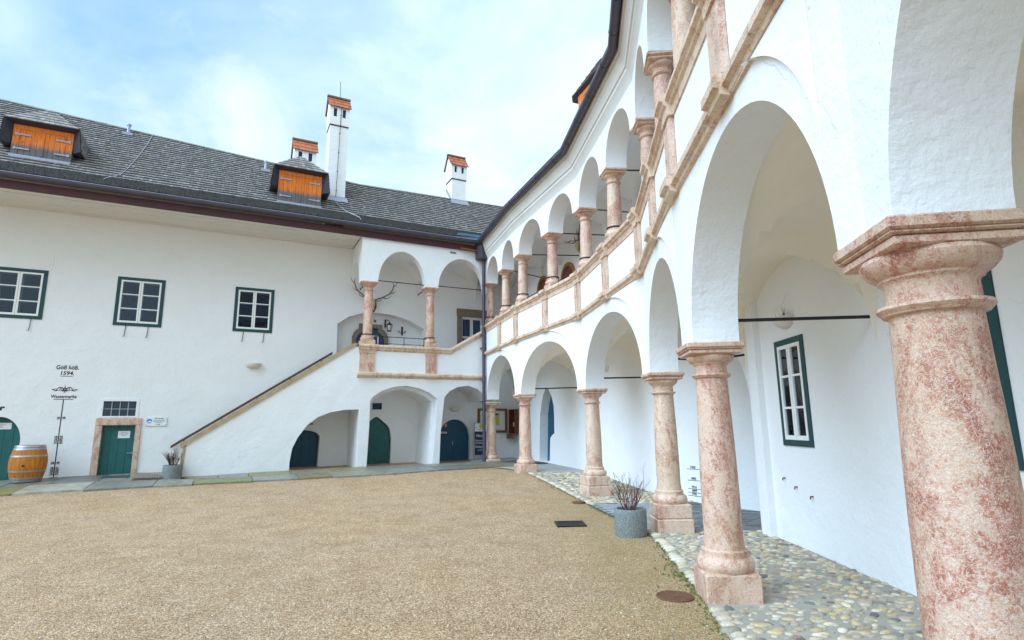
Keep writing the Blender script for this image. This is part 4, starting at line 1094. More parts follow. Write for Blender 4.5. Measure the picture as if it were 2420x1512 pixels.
# columns, arches, vault
for s, hp in ((-4.64, .24), (-2.38, .22)):
    c = FG.pt(s, -.17, 0); column(FG.t, c, 4.545, 6.77, .155, 'marble', gal, (hp, .16, 1), ab=.265, ring=True)
m = MB()
m.wall(FG, [(-4.95, 6.77)] + arch(-4.36, -2.62, 6.77, 1.24, 28) + arch(-2.13, -.22, 6.77, 1.24, 28) + [(.1, 6.77), (.1, 8.475), (-4.95, 8.475)], (), 0, -.34, edge=1)
fs_ = Fr(FG.pt(-4.95, 0, 0), -FG.n)
m.wall(fs_, [(.345, 6.77)] + arch(.40, 1.74, 6.77, .95, 20)[0:] + [(1.74, 8.415), (.345, 8.415)], (), 0, .30)
m.build('arcade_wall', ['plaster', 'plaster'], gal, smooth=32)
m = MB()
for a, b in ((-4.64, -2.38), (-2.38, .1)):
    groin(m, FG.pt(a, -.335, 0), FG.pt(b, -.335, 0), FG.pt(b, -GAL_W, 0), FG.pt(a, -GAL_W, 0), 6.75, 1.26, 1.15, 24, 12)
m.build('gallery_vault', 'plaster', gal, smooth=25)
for s in (-4.64, -2.38): rod(FG.pt(s, -.17, 6.86), FG.pt(s+.02, -GAL_W, 6.88), .018, 0, gal)
rod(FG.pt(-4.64, -.17, 6.88), FG.pt(-2.38, -.17, 6.88), .016, 0, gal); rod(FG.pt(-2.38, -.17, 6.9), FG.pt(0, -.17, 6.92), .016, 0, gal)
m = MB().tube([FG.pt(-4.4, -.1, 4.86), FG.pt(-2.3, -.1, 4.86)], .014, 6); m.tube([FG.pt(-4.4, -.1, 4.62), FG.pt(-2.3, -.1, 4.62)], .010, 6)
for s in (-4.35, -3.35, -2.62): m.tube([FG.pt(s, -.1, 4.55), FG.pt(s, -.1, 4.86)], .012, 6)
m.build('iron_rail', 'iron', gal)
MB().box(FG, -1.68, -1.44, .002, .02, 8.19, 8.25).build('wall_vent', 'brownstone', gal)
# downpipe and hopper
PS, PD = -.36, .16
m = MB(); p0 = FG.pt(PS, PD, 0)
m.tube([FG.pt(PS, PD, gz(p0.x, p0.y)+.0), FG.pt(PS, PD, 8.2)], .062, 14)
for z in (1.5, 3.3, 5.2, 7.0): m.tube([FG.pt(PS, PD, z), FG.pt(PS, PD, z+.05)], .070, 14)
dp = m.build('downpipe', 'gutter', gal, smooth=40)
m = MB()
for z in (2.6, 4.6): m.box(FG, PS-.10, PS+.10, -.005, PD, z, z+.03)
m.build('pipe_clamp', 'gutter', dp)
m = MB(); hx = [(-.28, 0), (-.17, .26), (.17, .26), (.28, 0), (.28, -.13), (-.28, -.13)]
def ringp(k, z): return [FG.pt(PS+a*k, PD-.02+b*k, z) for a, b in hx]
lv = [(.9, 8.02), (1.0, 8.06), (1.0, 8.62), (1.07, 8.64), (1.07, 8.72), (.98, 8.74), (.98, 8.86)]
vs = [p for k, z in lv for p in ringp(k, z)]; n = 6
m.add(vs, [(i*n+k, i*n+(k+1) % n, (i+1)*n+(k+1) % n, (i+1)*n+k) for i in range(len(lv)-1) for k in range(n)]+[(5, 4, 3, 2, 1, 0)])
m.tube([FG.pt(PS+.2, PD+.02, 8.42), FG.pt(PS+.48, PD+.02, 8.40)], .055, 10)
m.build('hopper', 'gutter', dp)
MB().tube([FG.pt(-1.30, .13, 8.40), FG.pt(-1.20, .15, 8.37), FG.pt(-.55, .15, 8.36)], .045, 10).build('copper_pipe', 'rust', gal, smooth=40)

# ================================================================ ground
m = MB(); nx, ny = 96, 84
vs = []
for j in range(ny+1):
    for i in range(nx+1):
        x = -28+.5*i; y = -14+.5*j; vs.append((x, y, gz(x, y) + .012*math.sin(x*1.3+.5*y)*math.sin(y*.9)*(1 if y < 13 else 0)))
m.add(vs, [(j*(nx+1)+i, j*(nx+1)+i+1, (j+1)*(nx+1)+i+1, (j+1)*(nx+1)+i) for j in range(ny) for i in range(nx)])
far = [(-28, -14), (20, -14), (20, 28), (-28, 28)]; B = [(-300, -300), (300, -300), (300, 300), (-300, 300)]
m.add([(x, y, gz(x, y)) for x, y in far]+[(x, y, .1) for x, y in B], [(0, 1, 5, 4), (1, 2, 6, 5), (2, 3, 7, 6), (3, 0, 4, 7)])
rg = random.Random(4)                                      # loose stones lying on the gravel
GC = [(.55, .40, .25), (.42, .27, .14), (.66, .55, .42), (.30, .20, .12), (.74, .67, .56), (.50, .33, .18), (.24, .20, .17)]
def edge_x(y): return .95+.16*y if y < 5 else (1.72+.09*(y-5) if y < 9 else 2.0-.17*(y-9.2))
for k in range(9000):
    y = 3.4+8.5*rg.random()**1.6; x = rg.uniform(-1.05*y-.3, edge_x(y)-.05)
    r_ = rg.uniform(.005, .011)*(1.5 if rg.random() < .05 else 1); a = rg.uniform(0, 3); z = gz(x, y)+.012*math.sin(x*1.3+.5*y)*math.sin(y*.9)*(1 if y < 13 else 0)
    ca, sa = math.cos(a)*r_, math.sin(a)*r_; h = r_*rg.uniform(.5, .9); q_ = rg.uniform(.6, 1)
    v = [(x+ca, y+sa, z), (x-sa*q_, y+ca*q_, z+h*.2), (x-ca, y-sa, z), (x+sa*q_, y-ca*q_, z+h*.2), (x+ca*.3, y+sa*.2, z+h), (x, y, z-.004)]
    t = rg.uniform(.8, 1.2); m.add(v, [(0, 1, 4), (1, 2, 4), (2, 3, 4), (3, 0, 4)], 1, tuple(c*t for c in rg.choice(GC)))
struct('gravel_courtyard', m, ['gravel', 'stone'], smooth=35)
EDGE = [(-4, .1), (-2, .55), (0, .95), (2, 1.40), (4.0, 1.60), (4.89, 1.70), (5.28, 1.74), (6.15, 1.87), (7.18, 1.95), (8.36, 2.05), (9.22, 2.08), (11.21, 1.76), (12.78, 1.50), (15.17, .95), (17.1, .42)]
BACK = [(-6, 2.8), (-2, 3.9), (9.31, 3.9), (9.32, 5.6), (12.9, 3.6), (13.7, 3.3), (17.63, 2.22), (20.5, 1.1)]
def lin(pts, y):
    if y <= pts[0][0]: return pts[0][1]
    for (a, x0), (b, x1) in zip(pts, pts[1:]):
        if a <= y <= b: return x0+(x1-x0)*(y-a)/(b-a)
    return pts[-1][1]
def strip(y0, y1, dz, n, inset=0.0, xl=None, xr=None):
    vs = []; fs = []
    for k in range(n+1):
        y = y0+(y1-y0)*k/n
        a = (xl(y) if xl else lin(EDGE, y))+inset; b = xr(y) if xr else lin(BACK, y)+.1
        for q in range(5): x = a+(b-a)*q/4; vs.append((x, y, gz(x, y)+dz + .004*math.sin(x*7+y*3)))
    for k in range(n):
        for q in range(4): i = k*5+q; fs.append((i, i+1, i+6, i+5))
    return vs, fs
m = MB()
m.add(*strip(-4, 9.30, .022, 60)); m.add(*strip(12.4, 17.3, .022, 24))
T = []
for ring, (rr, hh) in enumerate(((1.0, -.25), (.97, .25), (.78, .68), (.42, .93))):
    for k in range(9): T.append((rr*math.cos(2*math.pi*k/9), rr*math.sin(2*math.pi*k/9), hh))
T.append((0, 0, 1.0))
TF = [(r*9+k, r*9+(k+1) % 9, (r+1)*9+(k+1) % 9, (r+1)*9+k) for r in range(3) for k in range(9)] + [(27+k, 27+(k+1) % 9, 36) for k in range(9)]
PAL = [((.56, .52, .44), 6), ((.47, .44, .38), 6), ((.38, .36, .32), 5), ((.50, .42, .29), 5), ((.53, .45, .29), 4), ((.18, .18, .20), 2), ((.28, .27, .27), 3), ((.32, .21, .16), 1), ((.64, .61, .55), 3)]
PL = [c for c, wt in PAL for _ in range(wt)]
def pebble(x, y, a, b, h, rot, col):
    ca, sa = math.cos(rot), math.sin(rot); z = gz(x, y)+.022
    k1, k2 = random.uniform(.85, 1.15), random.uniform(-.2, .2)
    vs = []
    for px, py, pz in T:
        px2 = px*a*(1+k2*py*.5); py2 = py*b*k1*(1+.12*px)
        vs.append((x+px2*ca-py2*sa, y+px2*sa+py2*ca, z+pz*h))
    v = random.uniform(.8, 1.15)
    m.add(vs, TF, 1, tuple(min(.8, c*v*q*random.uniform(.95, 1.05)) for c, q in zip(col, (1.10, .97, .80))))
def blocked(x, y): return any(abs(x-c.x) < .33 and abs(y-c.y) < .33 for c in CP)
for y0, y1, sp in ((.8, 9.28, .098), (12.45, 17.2, .125)):
    y = y0; row = 0
    while y < y1:
        x = lin(EDGE, y)+.17+(row % 2)*sp/2; xr = lin(BACK, y)-.02
        while x < xr:
            px, py = x+random.uniform(-.36, .36)*sp, y+random.uniform(-.36, .36)*sp
            if random.random() < .93 and not blocked(px, py):
                s = random.choice((.55, .75, .85, 1, 1, 1.15)); s *= sp/.1
                pebble(px, py, .051*s*random.uniform(.8, 1.35), .032*s*random.uniform(.75, 1.25), .0155*s, random.gauss(0.1, .6), random.choice(PL))
            x += sp
        y += sp*.86; row += 1
y = .8
while y < 17.2:                                           # border row of pale stones along the gravel
    x = lin(EDGE, y)
    if not (9.35 < y < 12.3) and not blocked(x+.08, y): pebble(x+.075+random.uniform(-.015, .015), y, .085*random.uniform(.8, 1.15), .052, .034, random.gauss(-.1, .15), random.choice(((.56, .54, .48), (.50, .46, .38), (.60, .57, .52), (.36, .35, .32))))
    y += .125*random.uniform(.9, 1.15)
struct('cobbled_walk', m, ['mortar', 'stone'], smooth=60)
mm = MB(); rg = random.Random(8)
for k in range(900):
    y = rg.choice((rg.uniform(2, 7), rg.uniform(2, 9.2), rg.uniform(2, 16))); x = lin(EDGE, y)+rg.gauss(-.01, .05)*(2.2 if rg.random() < .25 else 1)
    r_ = rg.uniform(.006, .020); z = gz(x, y)+.012; g = rg.uniform(.7, 1.3)
    mm.add([(x+r_*math.cos(a)*rg.uniform(.6, 1.3), y+r_*math.sin(a)*rg.uniform(.6, 1.3), z-.005) for a in (0, 1.05, 2.1, 3.14, 4.2, 5.25)]+[(x, y, z+r_*rg.uniform(.5, 1.3))], [(i, (i+1) % 6, 6) for i in range(6)], 0, (.12*g, .13*g, .022*g))
mo = mm.build('moss', 'stone', None, smooth=80); mo['kind'] = 'stuff'; tag(mo, 'green moss growing along the edge of gravel and cobbles', 'moss', kind='stuff')
# dark brick paving in front of the passage
m = MB(); y = 9.32; row = 0
while y < 12.42:
    x = lin(EDGE, y)+.03+(.12 if row % 2 else 0)
    xr = 3.95 if y < 9.36 else 6.0
    while x < xr:
        t = random.uniform(.75, 1.2); c = random.choice(((.20, .20, .21), (.25, .25, .26), (.17, .165, .175), (.22, .21, .19)))
        if x < 2.9: c = (.33, .34, .35)
        L_ = random.uniform(.21, .25)
        if not (blocked(x+.1, y+.05)):
            zz = gz(x, y)+.018+random.uniform(-.003, .004)
            v = [(x, y, zz), (x+L_-.012, y, zz), (x+L_-.012, y+.108, zz), (x, y+.108, zz)]
            m.add(v+[(a, b, c_-.04) for a, b, c_ in v], [(0, 1, 2, 3), (0, 4, 5, 1), (1, 5, 6, 2), (2, 6, 7, 3), (3, 7, 4, 0)], 0, tuple(q*t for q in c))
        x += L_
    y += .12; row += 1
m.add(*strip(9.30, 12.42, .010, 12, xr=lambda y: 6.2)); m.c = [(.10, .10, .095) if c is None else c for c in m.c]
struct('brick_paving', m, 'brick')
# flagstones along the hall and the gallery
DF = [(-16, 1.0), (-12.9, 1.30), (-9.6, 1.72), (-6.6, 2.12), (-4.2, 2.35), (-2.2, 2.2), (-1.0, 2.35), (.3, 2.6)]
m = MB(); s = -15.5
FCOL = [(.25, .235, .20), (.29, .275, .24), (.21, .21, .20), (.25, .22, .15), (.31, .25, .14), (.23, .205, .08), (.26, .225, .10), (.34, .31, .24)]
def slab(s0, s1, a0, a1, b0, b1, col):
    g_ = .010
    q = [(s0+g_, a0+g_), (s1-g_, a1+g_), (s1-g_, b1-g_), (s0+g_, b0-g_)]
    vs = []
    for dz in (.045, -.06):
        for ss_, d in q:
            p = FG.pt(ss_, d, 0); vs.append((p.x, p.y, gz(p.x, p.y)+dz+random.uniform(-.004, .006)*(dz > 0)))
    m.add(vs, [(0, 1, 2, 3), (0, 4, 5, 1), (1, 5, 6, 2), (2, 6, 7, 3), (3, 7, 4, 0)], 0, col)
for lane in (0, 1):
    s = -15.8 + lane*.5
    while s < .25:
        L_ = random.uniform(.75, 1.5) if lane == 0 else random.uniform(.8, 1.7); e = min(s+L_, .3)
        inner = lambda q: (-GAL_W if q < -9.9 else .01)
        mid_ = lambda q: inner(q)+(lin(DF, q)-inner(q))*.52
        a = random.uniform(.8, 1.2); col = tuple(c*a for c in random.choice(FCOL))
        if lane == 0: slab(s, e, inner(s if s > -9.9 else s), inner(e if s > -9.9 else s), mid_(s), mid_(e), col)
        else: j0, j1 = random.uniform(-.08, .08), random.uniform(-.08, .08); slab(s, e, mid_(s)+.012, mid_(e)+.012, lin(DF, s)+j0, lin(DF, e)+j1, col)
        s = e
struct('flagstone_path', m, 'flag')
m = MB(); P = [(.42, 17.15), (2.5, 17.15), (1.3, 20.9), (.1, 23.7), (-1.9, 22.9), (-1.15, 19.2), (-.2, 18.2)]
cx, cy = .4, 20
m.add([(x, y, gz(x, y)+.03) for x, y in P]+[(cx, cy, gz(cx, cy)+.03)], [(i, (i+1) % 7, 7) for i in range(7)])
struct('concrete_floor', m, 'concrete')
m = MB()
for a, b in ((-9.8, -7), (-7, -4.9), (-4.9, -2.6), (-2.6, -.2)):
    m.add([FG.pt(a, -.0, .345), FG.pt(b, -.0, .36), FG.pt(b, -GAL_W-.1, .36), FG.pt(a, -GAL_W-.1, .345)], [(0, 1, 2, 3)])
struct('recess_floor', m, 'concrete')
for s0, s1 in ((-4.55, -3.1), (-1.55, -.0)):
    MB().rbox(FG, s0, s1, -GAL_W+.01, -GAL_W+.55, .2, .40, .015).build('door_step', 'concrete', gal)

# ================================================================ loose things
# --- barrel
p = gpt(60, 1142); bx, by = p.x, p.y; bz = gz(bx, by)+.05
t = thing('oak_barrel', 'orange oak wine barrel with pale metal hoops in front of the arched door', 'barrel', (bx, by, bz))
BH = .98
def br(u): return .325+.095*math.sin(math.pi*u)
pr_ = [(br(k/20), bz+BH*k/20) for k in range(21)]
m = MB().lathe((bx, by), [(.02, bz+.02)] + pr_ + [(br(1)-.03, bz+BH), (br(1)-.03, bz+BH-.04), (.01, bz+BH-.04)], 40)
m.build('barrel_body', 'barrel', t, smooth=40)
for u0, u1 in ((0.0, .055), (.075, .125), (.27, .315), (.685, .73), (.875, .925), (.945, 1.0)):
    MB().lathe((bx, by), [(br(u)+.006, bz+BH*u) for u in (u0, (u0+u1)/2, u1)] + [(br(u1)-.01, bz+BH*u1)], 40, cap=False).build('hoop', 'hoop', t, smooth=40)
a = math.atan2(-by, -bx)-.25; q = Vector((bx+br(.45)*math.cos(a), by+br(.45)*math.sin(a), bz+BH*.45)); o = Vector((math.cos(a), math.sin(a), 0))
MB().tube([q-o*.02, q+o*.008], .028, 12).build('bung', 'black', t)
# --- planters with bare shrubs
def planter(x, y, label, slabel, seed, dense):
    z = gz(x, y)+.02
    t = thing('granite_planter', label, 'planter', (x, y, z), 'round granite planters')
    pf = [(.232, z-.05), (.240, z), (.247, z+.08), (.249, z+.3), (.247, z+.375), (.240, z+.385), (.204, z+.385), (.198, z+.37), (.193, z+.31)]
    pot = MB().lathe((x, y), pf, 40, cap=False).build('pot', 'granite', t, smooth=40)
    MB().lathe((x, y), [(.01, z+.335), (.1, z+.34), (.197, z+.325)], 24, cap=False).build('soil', 'soil', t)
    rng = random.Random(seed); m = MB()
    def twig(p, d, L_, r, lev):
        pts = [p]; n = 5
        for k in range(n):
            d = (d + Vector((rng.uniform(-.16, .16), rng.uniform(-.16, .16), rng.uniform(-.02, .16)))).normalized(); p = p+d*(L_/n); pts.append(p)
        m.tube(pts, r, 5, r1=r*.45)
        if lev > 0:
            for k in range(rng.randint(3, 5) if dense else rng.randint(2, 4)):
                i = rng.randint(2, n); nd = (d+Vector((rng.uniform(-1, 1), rng.uniform(-1, 1), rng.uniform(-.1, .6)))*.75).normalized()
                twig(pts[i], nd, L_*rng.uniform(.35, .6), r*.5, lev-1)
    for k in range(34 if dense else 22):
        a = rng.uniform(0, 6.28); rr = rng.uniform(0, .09); sp = rng.uniform(.1, .75 if dense else .7)
        d = Vector((math.cos(a)*sp, math.sin(a)*sp, 1)).normalized()
        twig(Vector((x+math.cos(a)*rr, y+math.sin(a)*rr, z+.32)), d, rng.uniform(.24, .36) if dense else rng.uniform(.28, .48), rng.uniform(.005, .008), 2 if dense else 2)
    sh_ = m.build('bare_shrub', 'twig', None, smooth=60); tag(sh_, slabel, 'shrub', 'bare winter shrubs')
p = gpt(405, 1133); planter(p.x, p.y, 'mottled grey stone planter at the foot of the outside stair', 'rounded leafless shrub in the planter at the foot of the stair', 3, True)
planter(1.80, 9.12, 'grey granite planter beside a column plinth at the gravel edge', 'leafless upright shrub with dark red stems beside the column plinth', 5, False)
# --- mats, grates, covers
def ground_poly(px, dz): return [gpt(x, y, dz) for x, y in px]
def plate(name, px, th, mat, label, cat):
    a = ground_poly(px, th); n = len(a); m = MB(); m.add(a+[Vector((v.x, v.y, v.z-.02)) for v in a], [tuple(range(n))]+[(i, (i+1) % n, n+(i+1) % n, n+i) for i in range(n)])
    return tag(m.build(name, mat), label, cat)
plate('door_mat', [(236, 1134), (246, 1129.5), (307, 1127.5), (303, 1132)], .066, 'mat', 'small black doormat on the flagstones before the green plank door', 'doormat')
plate('entrance_mat', [(1181, 1094.5), (1247, 1099.5), (1296, 1096.5), (1216, 1089.5)], .05, 'mat', 'large dark grey entrance mat between two columns and the pointed door', 'doormat')
a = ground_poly([(309, 1139), (322, 1126.5), (379, 1126), (380, 1137)], .05)
t = thing('foot_grate', 'weathered wooden slatted foot grate lying beside the stone planter', 'foot grate', tuple(a[0]))
def lerp2(u, v, dz=0): return (a[0]*(1-u)+a[3]*u)*(1-v)+(a[1]*(1-u)+a[2]*u)*v+Vector((0, 0, dz))
m = MB(); NS = 17
for k in range(NS):
    u0, u1 = k/NS, (k+.55)/NS; v = [lerp2(u0, 0, .075), lerp2(u1, 0, .075), lerp2(u1, 1, .075), lerp2(u0, 1, .075)]; v += [x-Vector((0, 0, .03)) for x in v]
    m.add(v, [(0, 1, 2, 3), (7, 6, 5, 4), (0, 4, 5, 1), (1, 5, 6, 2), (2, 6, 7, 3), (3, 7, 4, 0)])
m.build('slats', 'slat', t)
v = [lerp2(.0, .02, .006), lerp2(1, .02, .006), lerp2(1, .98, .006), lerp2(0, .98, .006)]; MB().add(v, [(0, 1, 2, 3)]).build('slat_gap_shade', 'black', t)  # flat black sheet, no hollow: shade between the slats put in as colour
m = MB()
for v0 in (.05, .5, .9):
    v = [lerp2(0, v0, .025), lerp2(1, v0, .025), lerp2(1, v0+.06, .025), lerp2(0, v0+.06, .025)]; v += [x-Vector((0, 0, .03)) for x in v]
    m.add(v, [(0, 1, 2, 3), (7, 6, 5, 4), (0, 4, 5, 1), (1, 5, 6, 2), (2, 6, 7, 3), (3, 7, 4, 0)])
m.build('battens', 'slat', t)
def cover(px, r, label, name='manhole_cover'):
    p = gpt(*px); z = gz(p.x, p.y)
    t = thing(name, label, 'manhole cover', (p.x, p.y, z), 'round iron covers')
    MB().lathe((p.x, p.y), [(r*1.0, z-.03), (r*1.0, z+.022), (r*.94, z+.026), (r*.93, z+.018), (.01, z+.018)], 36, cap=False).build('lid', 'rust', t, smooth=30)
    m = MB(); f = Fr((p.x, p.y), (.93, .25))
    for k in range(-5, 6):
        x = k*r*.165; h = math.sqrt(max(0, (r*.9)**2-x*x)); m.box(f, x-.008, x+.008, -h, h, z+.010, z+.026)
    m.box(f, -r*.9, r*.9, -.009, .009, z+.010, z+.0255)
    m.build('ribs', 'rust', t)
cover((1595, 1413), .182, 'rusty ribbed round manhole cover in the mossy gravel beside the nearest plinth')
cover((1367, 1187.5), .135, 'small rusty round cover at the gravel edge by the farther stepped plinth')
p = gpt(1347, 1239); z = gz(p.x, p.y); f = Fr((p.x, p.y), (1, .03))
t = thing('drain_grate', 'dark rectangular iron drain grate set in the gravel', 'drain grate', (p.x, p.y, z))
m = MB()
m.box(f, -.25, .25, -.25, -.215, z-.02, z+.022); m.box(f, -.25, .25, .215, .25, z-.02, z+.022); m.box(f, -.25, -.215, -.215, .215, z-.02, z+.0215); m.box(f, .215, .25, -.215, .215, z-.02, z+.0215)
m.build('frame', 'iron', t); m = MB()
for k in range(11): s = -.195+.039*k; m.box(f, s-.011, s+.011, -.215, .215, z-.02, z+.018)
m.build('bars', 'iron', t); MB().box(f, -.22, .22, -.22, .22, z-.015, z+.006).build('pit', 'black', t)
# --- painted flood gauge on the hall wall
gs = -13.18
t = thing('flood_gauge', 'black painted flood level scale with years and lettering between barrel and green door', 'painted scale', tuple(FL.pt(gs, 0, .33)))
D_ = .003
text('Gö\u00df hö\u00df.', FL, gs, 3.62, D_, .17, 'black', t, bold=.0035, sx=.85)
text('1594.', FL, gs, 3.45, D_, .16, 'black', t, bold=.003, shear=.12)
text('Wassermarke', FL, gs, 2.755, D_, .14, 'black', t, bold=.0025, sx=.78)
m = MB(); m.box(FL, gs-.16, gs+.15, 0, D_, 3.355, 3.37); m.box(FL, gs-.24, gs+.23, 0, D_, 2.665, 2.682); m.box(FL, gs-.013, gs+.013, 0, D_*.9, .30, 2.664)
YR = [(2.10, '18', '99'), (1.55, '18', '97'), (1.47, '18', '87'), (1.39, '19', '20'), (.81, '18', '49'), (.66, '18', '21'), (.58, '18', '29'), (.50, '18', '37'), (.38, '19', '59')]
for z, a, b in YR: m.box(FL, gs-.115, gs-.0135, 0, D_, z-.006, z+.004); m.box(FL, gs+.0135, gs+.115, 0, D_, z-.006, z+.004)
m.build('scale_lines', 'black', t)
for z, a, b in YR:
    text(a, FL, gs-.065, z+.034, D_, .075, 'black', t, bold=.003); text(b, FL, gs+.065, z+.034, D_, .075, 'black', t, bold=.003)
m = MB(); oz = 2.97                                        # scroll ornament
def stroke(pts, w0, w1):
    n = len(pts); vs = []
    for i, (x, z) in enumerate(pts):
        x0, z0 = pts[max(0, i-1)]; x1, z1 = pts[min(n-1, i+1)]; l = math.hypot(x1-x0, z1-z0) or 1; u = i/(n-1); hw = (w0+(w1-w0)*u)/2
        nx_, nz_ = -(z1-z0)/l*hw, (x1-x0)/l*hw; vs += [FL.pt(gs+x+nx_, D_, oz+z+nz_), FL.pt(gs+x-nx_, D_, oz+z-nz_)]
    m.add(vs, [(2*i, 2*i+1, 2*i+3, 2*i+2) for i in range(n-1)])
for sg in (-1, 1):
    stroke([(sg*(.02+.10*u+.0), -.035+.09*math.sin(u*3.0)) for u in [k/10 for k in range(11)]], .03, .012)
    stroke([(sg*(.065+.055*(1-u)*math.cos(u*9)), .0+.05*(1-u)*math.sin(u*9)) for u in [k/22 for k in range(23)]], .018, .006)
    stroke([(sg*(.10+.14*u), .06-.085*u+.02*math.sin(u*6)) for u in [k/10 for k in range(11)]], .028, .010)
    stroke([(sg*(.0+.27*u), -.052+.02*math.sin(u*3.1)) for u in [k/10 for k in range(11)]], .016, .012)
    stroke([(sg*(.22+.04*math.cos(u*5)), -.02+.035*math.sin(u*5)) for u in [k/12 for k in range(13)]], .018, .006)
    stroke([(sg*.27, -.03), (sg*.30, .01), (sg*.31, .03)], .022, .002); stroke([(sg*.24, .0), (sg*.29, -.005), (sg*.325, -.02)], .018, .002)
    stroke([(sg*.06, -.05), (sg*.03, -.08), (sg*.0, -.095)], .012, .004)
stroke([(0, .0), (0, .06), (0, .13)], .05, .002); stroke([(0, -.02), (0, -.06), (0, -.11)], .035, .002)
m.build('ornament', 'black', t, recalc=False)
def sign_text(body, fr, s, z, d, size, name, label, cat='lettering', **kw):
    return tag(text(body, fr, s, z, d, size, 'black', None, name, **kw), label, cat)
sign_text('er', FL, -14.62, 2.42, .003, .20, 'wall_lettering', 'black painted letters er above the arched door at the left edge', bold=.012, shear=.25)
sign_text('gerturm', FL, -6.33, 1.89, .003, .15, 'wall_lettering', 'black painted word above the door under the stair', bold=.005)
sign_text('is', A0, -3.93, 5.78, .003, .17, 'wall_lettering', 'black painted letters above the ogee stone window', bold=.006)
# --- plaque, papers, door signs
t = thing('metal_plaque', 'pale metal direction plaque with a blue round emblem and arrow right of the green door', 'plaque', tuple(FL.pt(-10.77, 0, 2.0)))
MB().rbox(FL, -11.05, -10.49, .012, .030, 1.87, 2.14, .003).build('plate', 'paper', t)
m = MB()
for a, b in ((-11.02, 2.11), (-10.52, 2.11), (-11.02, 1.90), (-10.52, 1.90)): m.lathe((FL.pt(a, .03, 0).x, FL.pt(a, .03, 0).y), [(.008, b-.008), (.009, b), (.008, b+.008)], 8)
m.build('screws', 'black', t)
MB().wall(FL, [(-10.955+.072*math.cos(k*.2618), 2.02+.072*math.sin(k*.2618)) for k in range(24)], (), .0325, .030).build('emblem', 'bluep', t)
MB().wall(FL, [(-11.0+.11*k/10, 1.985+.045*math.sin(k/10*3.1)) for k in range(11)] + [(-10.89-.11*k/10, 1.972+.012*math.sin(k/10*3.1)) for k in range(11)], (), .034, .0326).build('emblem_wave', 'paper', t)
text('STIG GALERIE', FL, -10.70, 2.10, .0315, .040, 'black', t, bold=.001)
for i, b in enumerate(('Die Ausstellungsräume und der Festsaal', 'sind täglich von 10 bis 17 Uhr geöffnet', 'Das Trauungszimmer finden Sie im', 'oberen Stockwerk')):
    text(b, FL, -10.70, 2.05-.028*i, .0315, .022, 'black', t, sx=.92)
m = MB().box(FL, -10.78, -10.70, .030, .0325, 1.908, 1.916); m.wall(FL, [(-10.70, 1.893), (-10.655, 1.912), (-10.70, 1.931), (-10.69, 1.912)], (), .0325, .030); m.build('arrow', 'black', t)
def paper(s0, s1, z0, z1, d, lines, label, fr=FL, mat='paper', size=.03, name='paper_notice'):
    o = MB().box(fr, s0, s1, d, d+.003, z0, z1).build(name, mat); tag(o, label, 'notice')
    for i, b in enumerate(lines): text(b, fr, (s0+s1)/2, z1-(z1-z0)*(i+1)/(len(lines)+1.6), d+.004, size, 'black', o)
    return o
paper(-11.75, -11.44, 1.51, 1.725, -.118, ['PALETTEN', 'ERDGESCHOSS', 'PRIVAT'], 'white paper notice taped to the green plank door', size=.036)
paper(-14.9, -14.33, 1.82, 2.00, -.158, ['Kultur im Hof und Garten', 'Veranstaltungen', 'Mai bis Oktober'], 'pale notice on the arched green door by the barrel', size=.030)
o = MB().box(FL, -1.17, -1.02, -.138, -.133, 1.70, 1.86).build('fire_point_sign', 'red'); tag(o, 'small red fire sign on the arched blue door in the right recess', 'sign')
m = MB().wall(FL, [(-1.135, 1.80), (-1.115, 1.80), (-1.095, 1.75), (-1.06, 1.835), (-1.045, 1.825), (-1.09, 1.72), (-1.105, 1.72)], (), -.130, -.1329); m.build('pictogram', 'paper', o)
o = MB().box(FL, -1.40, -1.00, -.138, -.134, 1.41, 1.57).build('door_sign', 'navy'); tag(o, 'dark sign with white strip on the arched blue door in the right recess', 'sign')
MB().box(FL, -1.375, -1.045, -.134, -.131, 1.46, 1.53).build('strip', 'paper', o); text('EIN EINGANG', FL, -1.21, 1.495, -.130, .045, 'black', o, bold=.001)
# --- restaurant chalkboard leaning before the wall
fc = FL.shift(.0, .30)
t = thing('chalkboard', 'tall navy chalkboard with a yellow sun emblem standing behind the downpipe', 'chalkboard', tuple(FL.pt(.18, .3, .4)))
MB().box(fc, -.06, .52, 0, .02, .62, 1.52).build('board', 'navy', t)
MB().box(fc, -.06, .52, 0, .021, 1.52, 1.83).build('header', 'paper', t)
m = MB(); m.box(fc, -.085, -.06, -.005, .03, .40, 1.85); m.box(fc, .52, .545, -.005, .03, .40, 1.85); m.box(fc, -.06, .52, -.005, .03, 1.831, 1.85); m.box(fc, -.06, .52, -.005, .0305, .60, .619); m.build('frame', 'zinc', t)
MB().tube([fc.pt(.36, .04, 1.75), fc.pt(.25, .35, .40)], .010, 6).build('prop_rod', 'white', t)
MB().wall(fc, [(.225+.10*math.cos(k*.2618), 1.715+.09*math.sin(k*.2618)) for k in range(24)], (), .024, .0212).build('sun_emblem', 'sunyel', t)
text('See-', fc, .02, 1.665, .0215, .075, 'black', t); text('TERRASSE', fc, .22, 1.585, .0215, .065, 'black', t)
for b, z, s_ in (('Heute', 1.36, .16), ('Brennessel-', 1.17, .10), ('cremesuppe', 1.08, .10), ('Mehlspeise', .93, .12), ('mit Kaffee', .80, .06)):
    text(b, fc, .17, z, .0205, s_, 'paper', t, shear=.2, sx=.85)
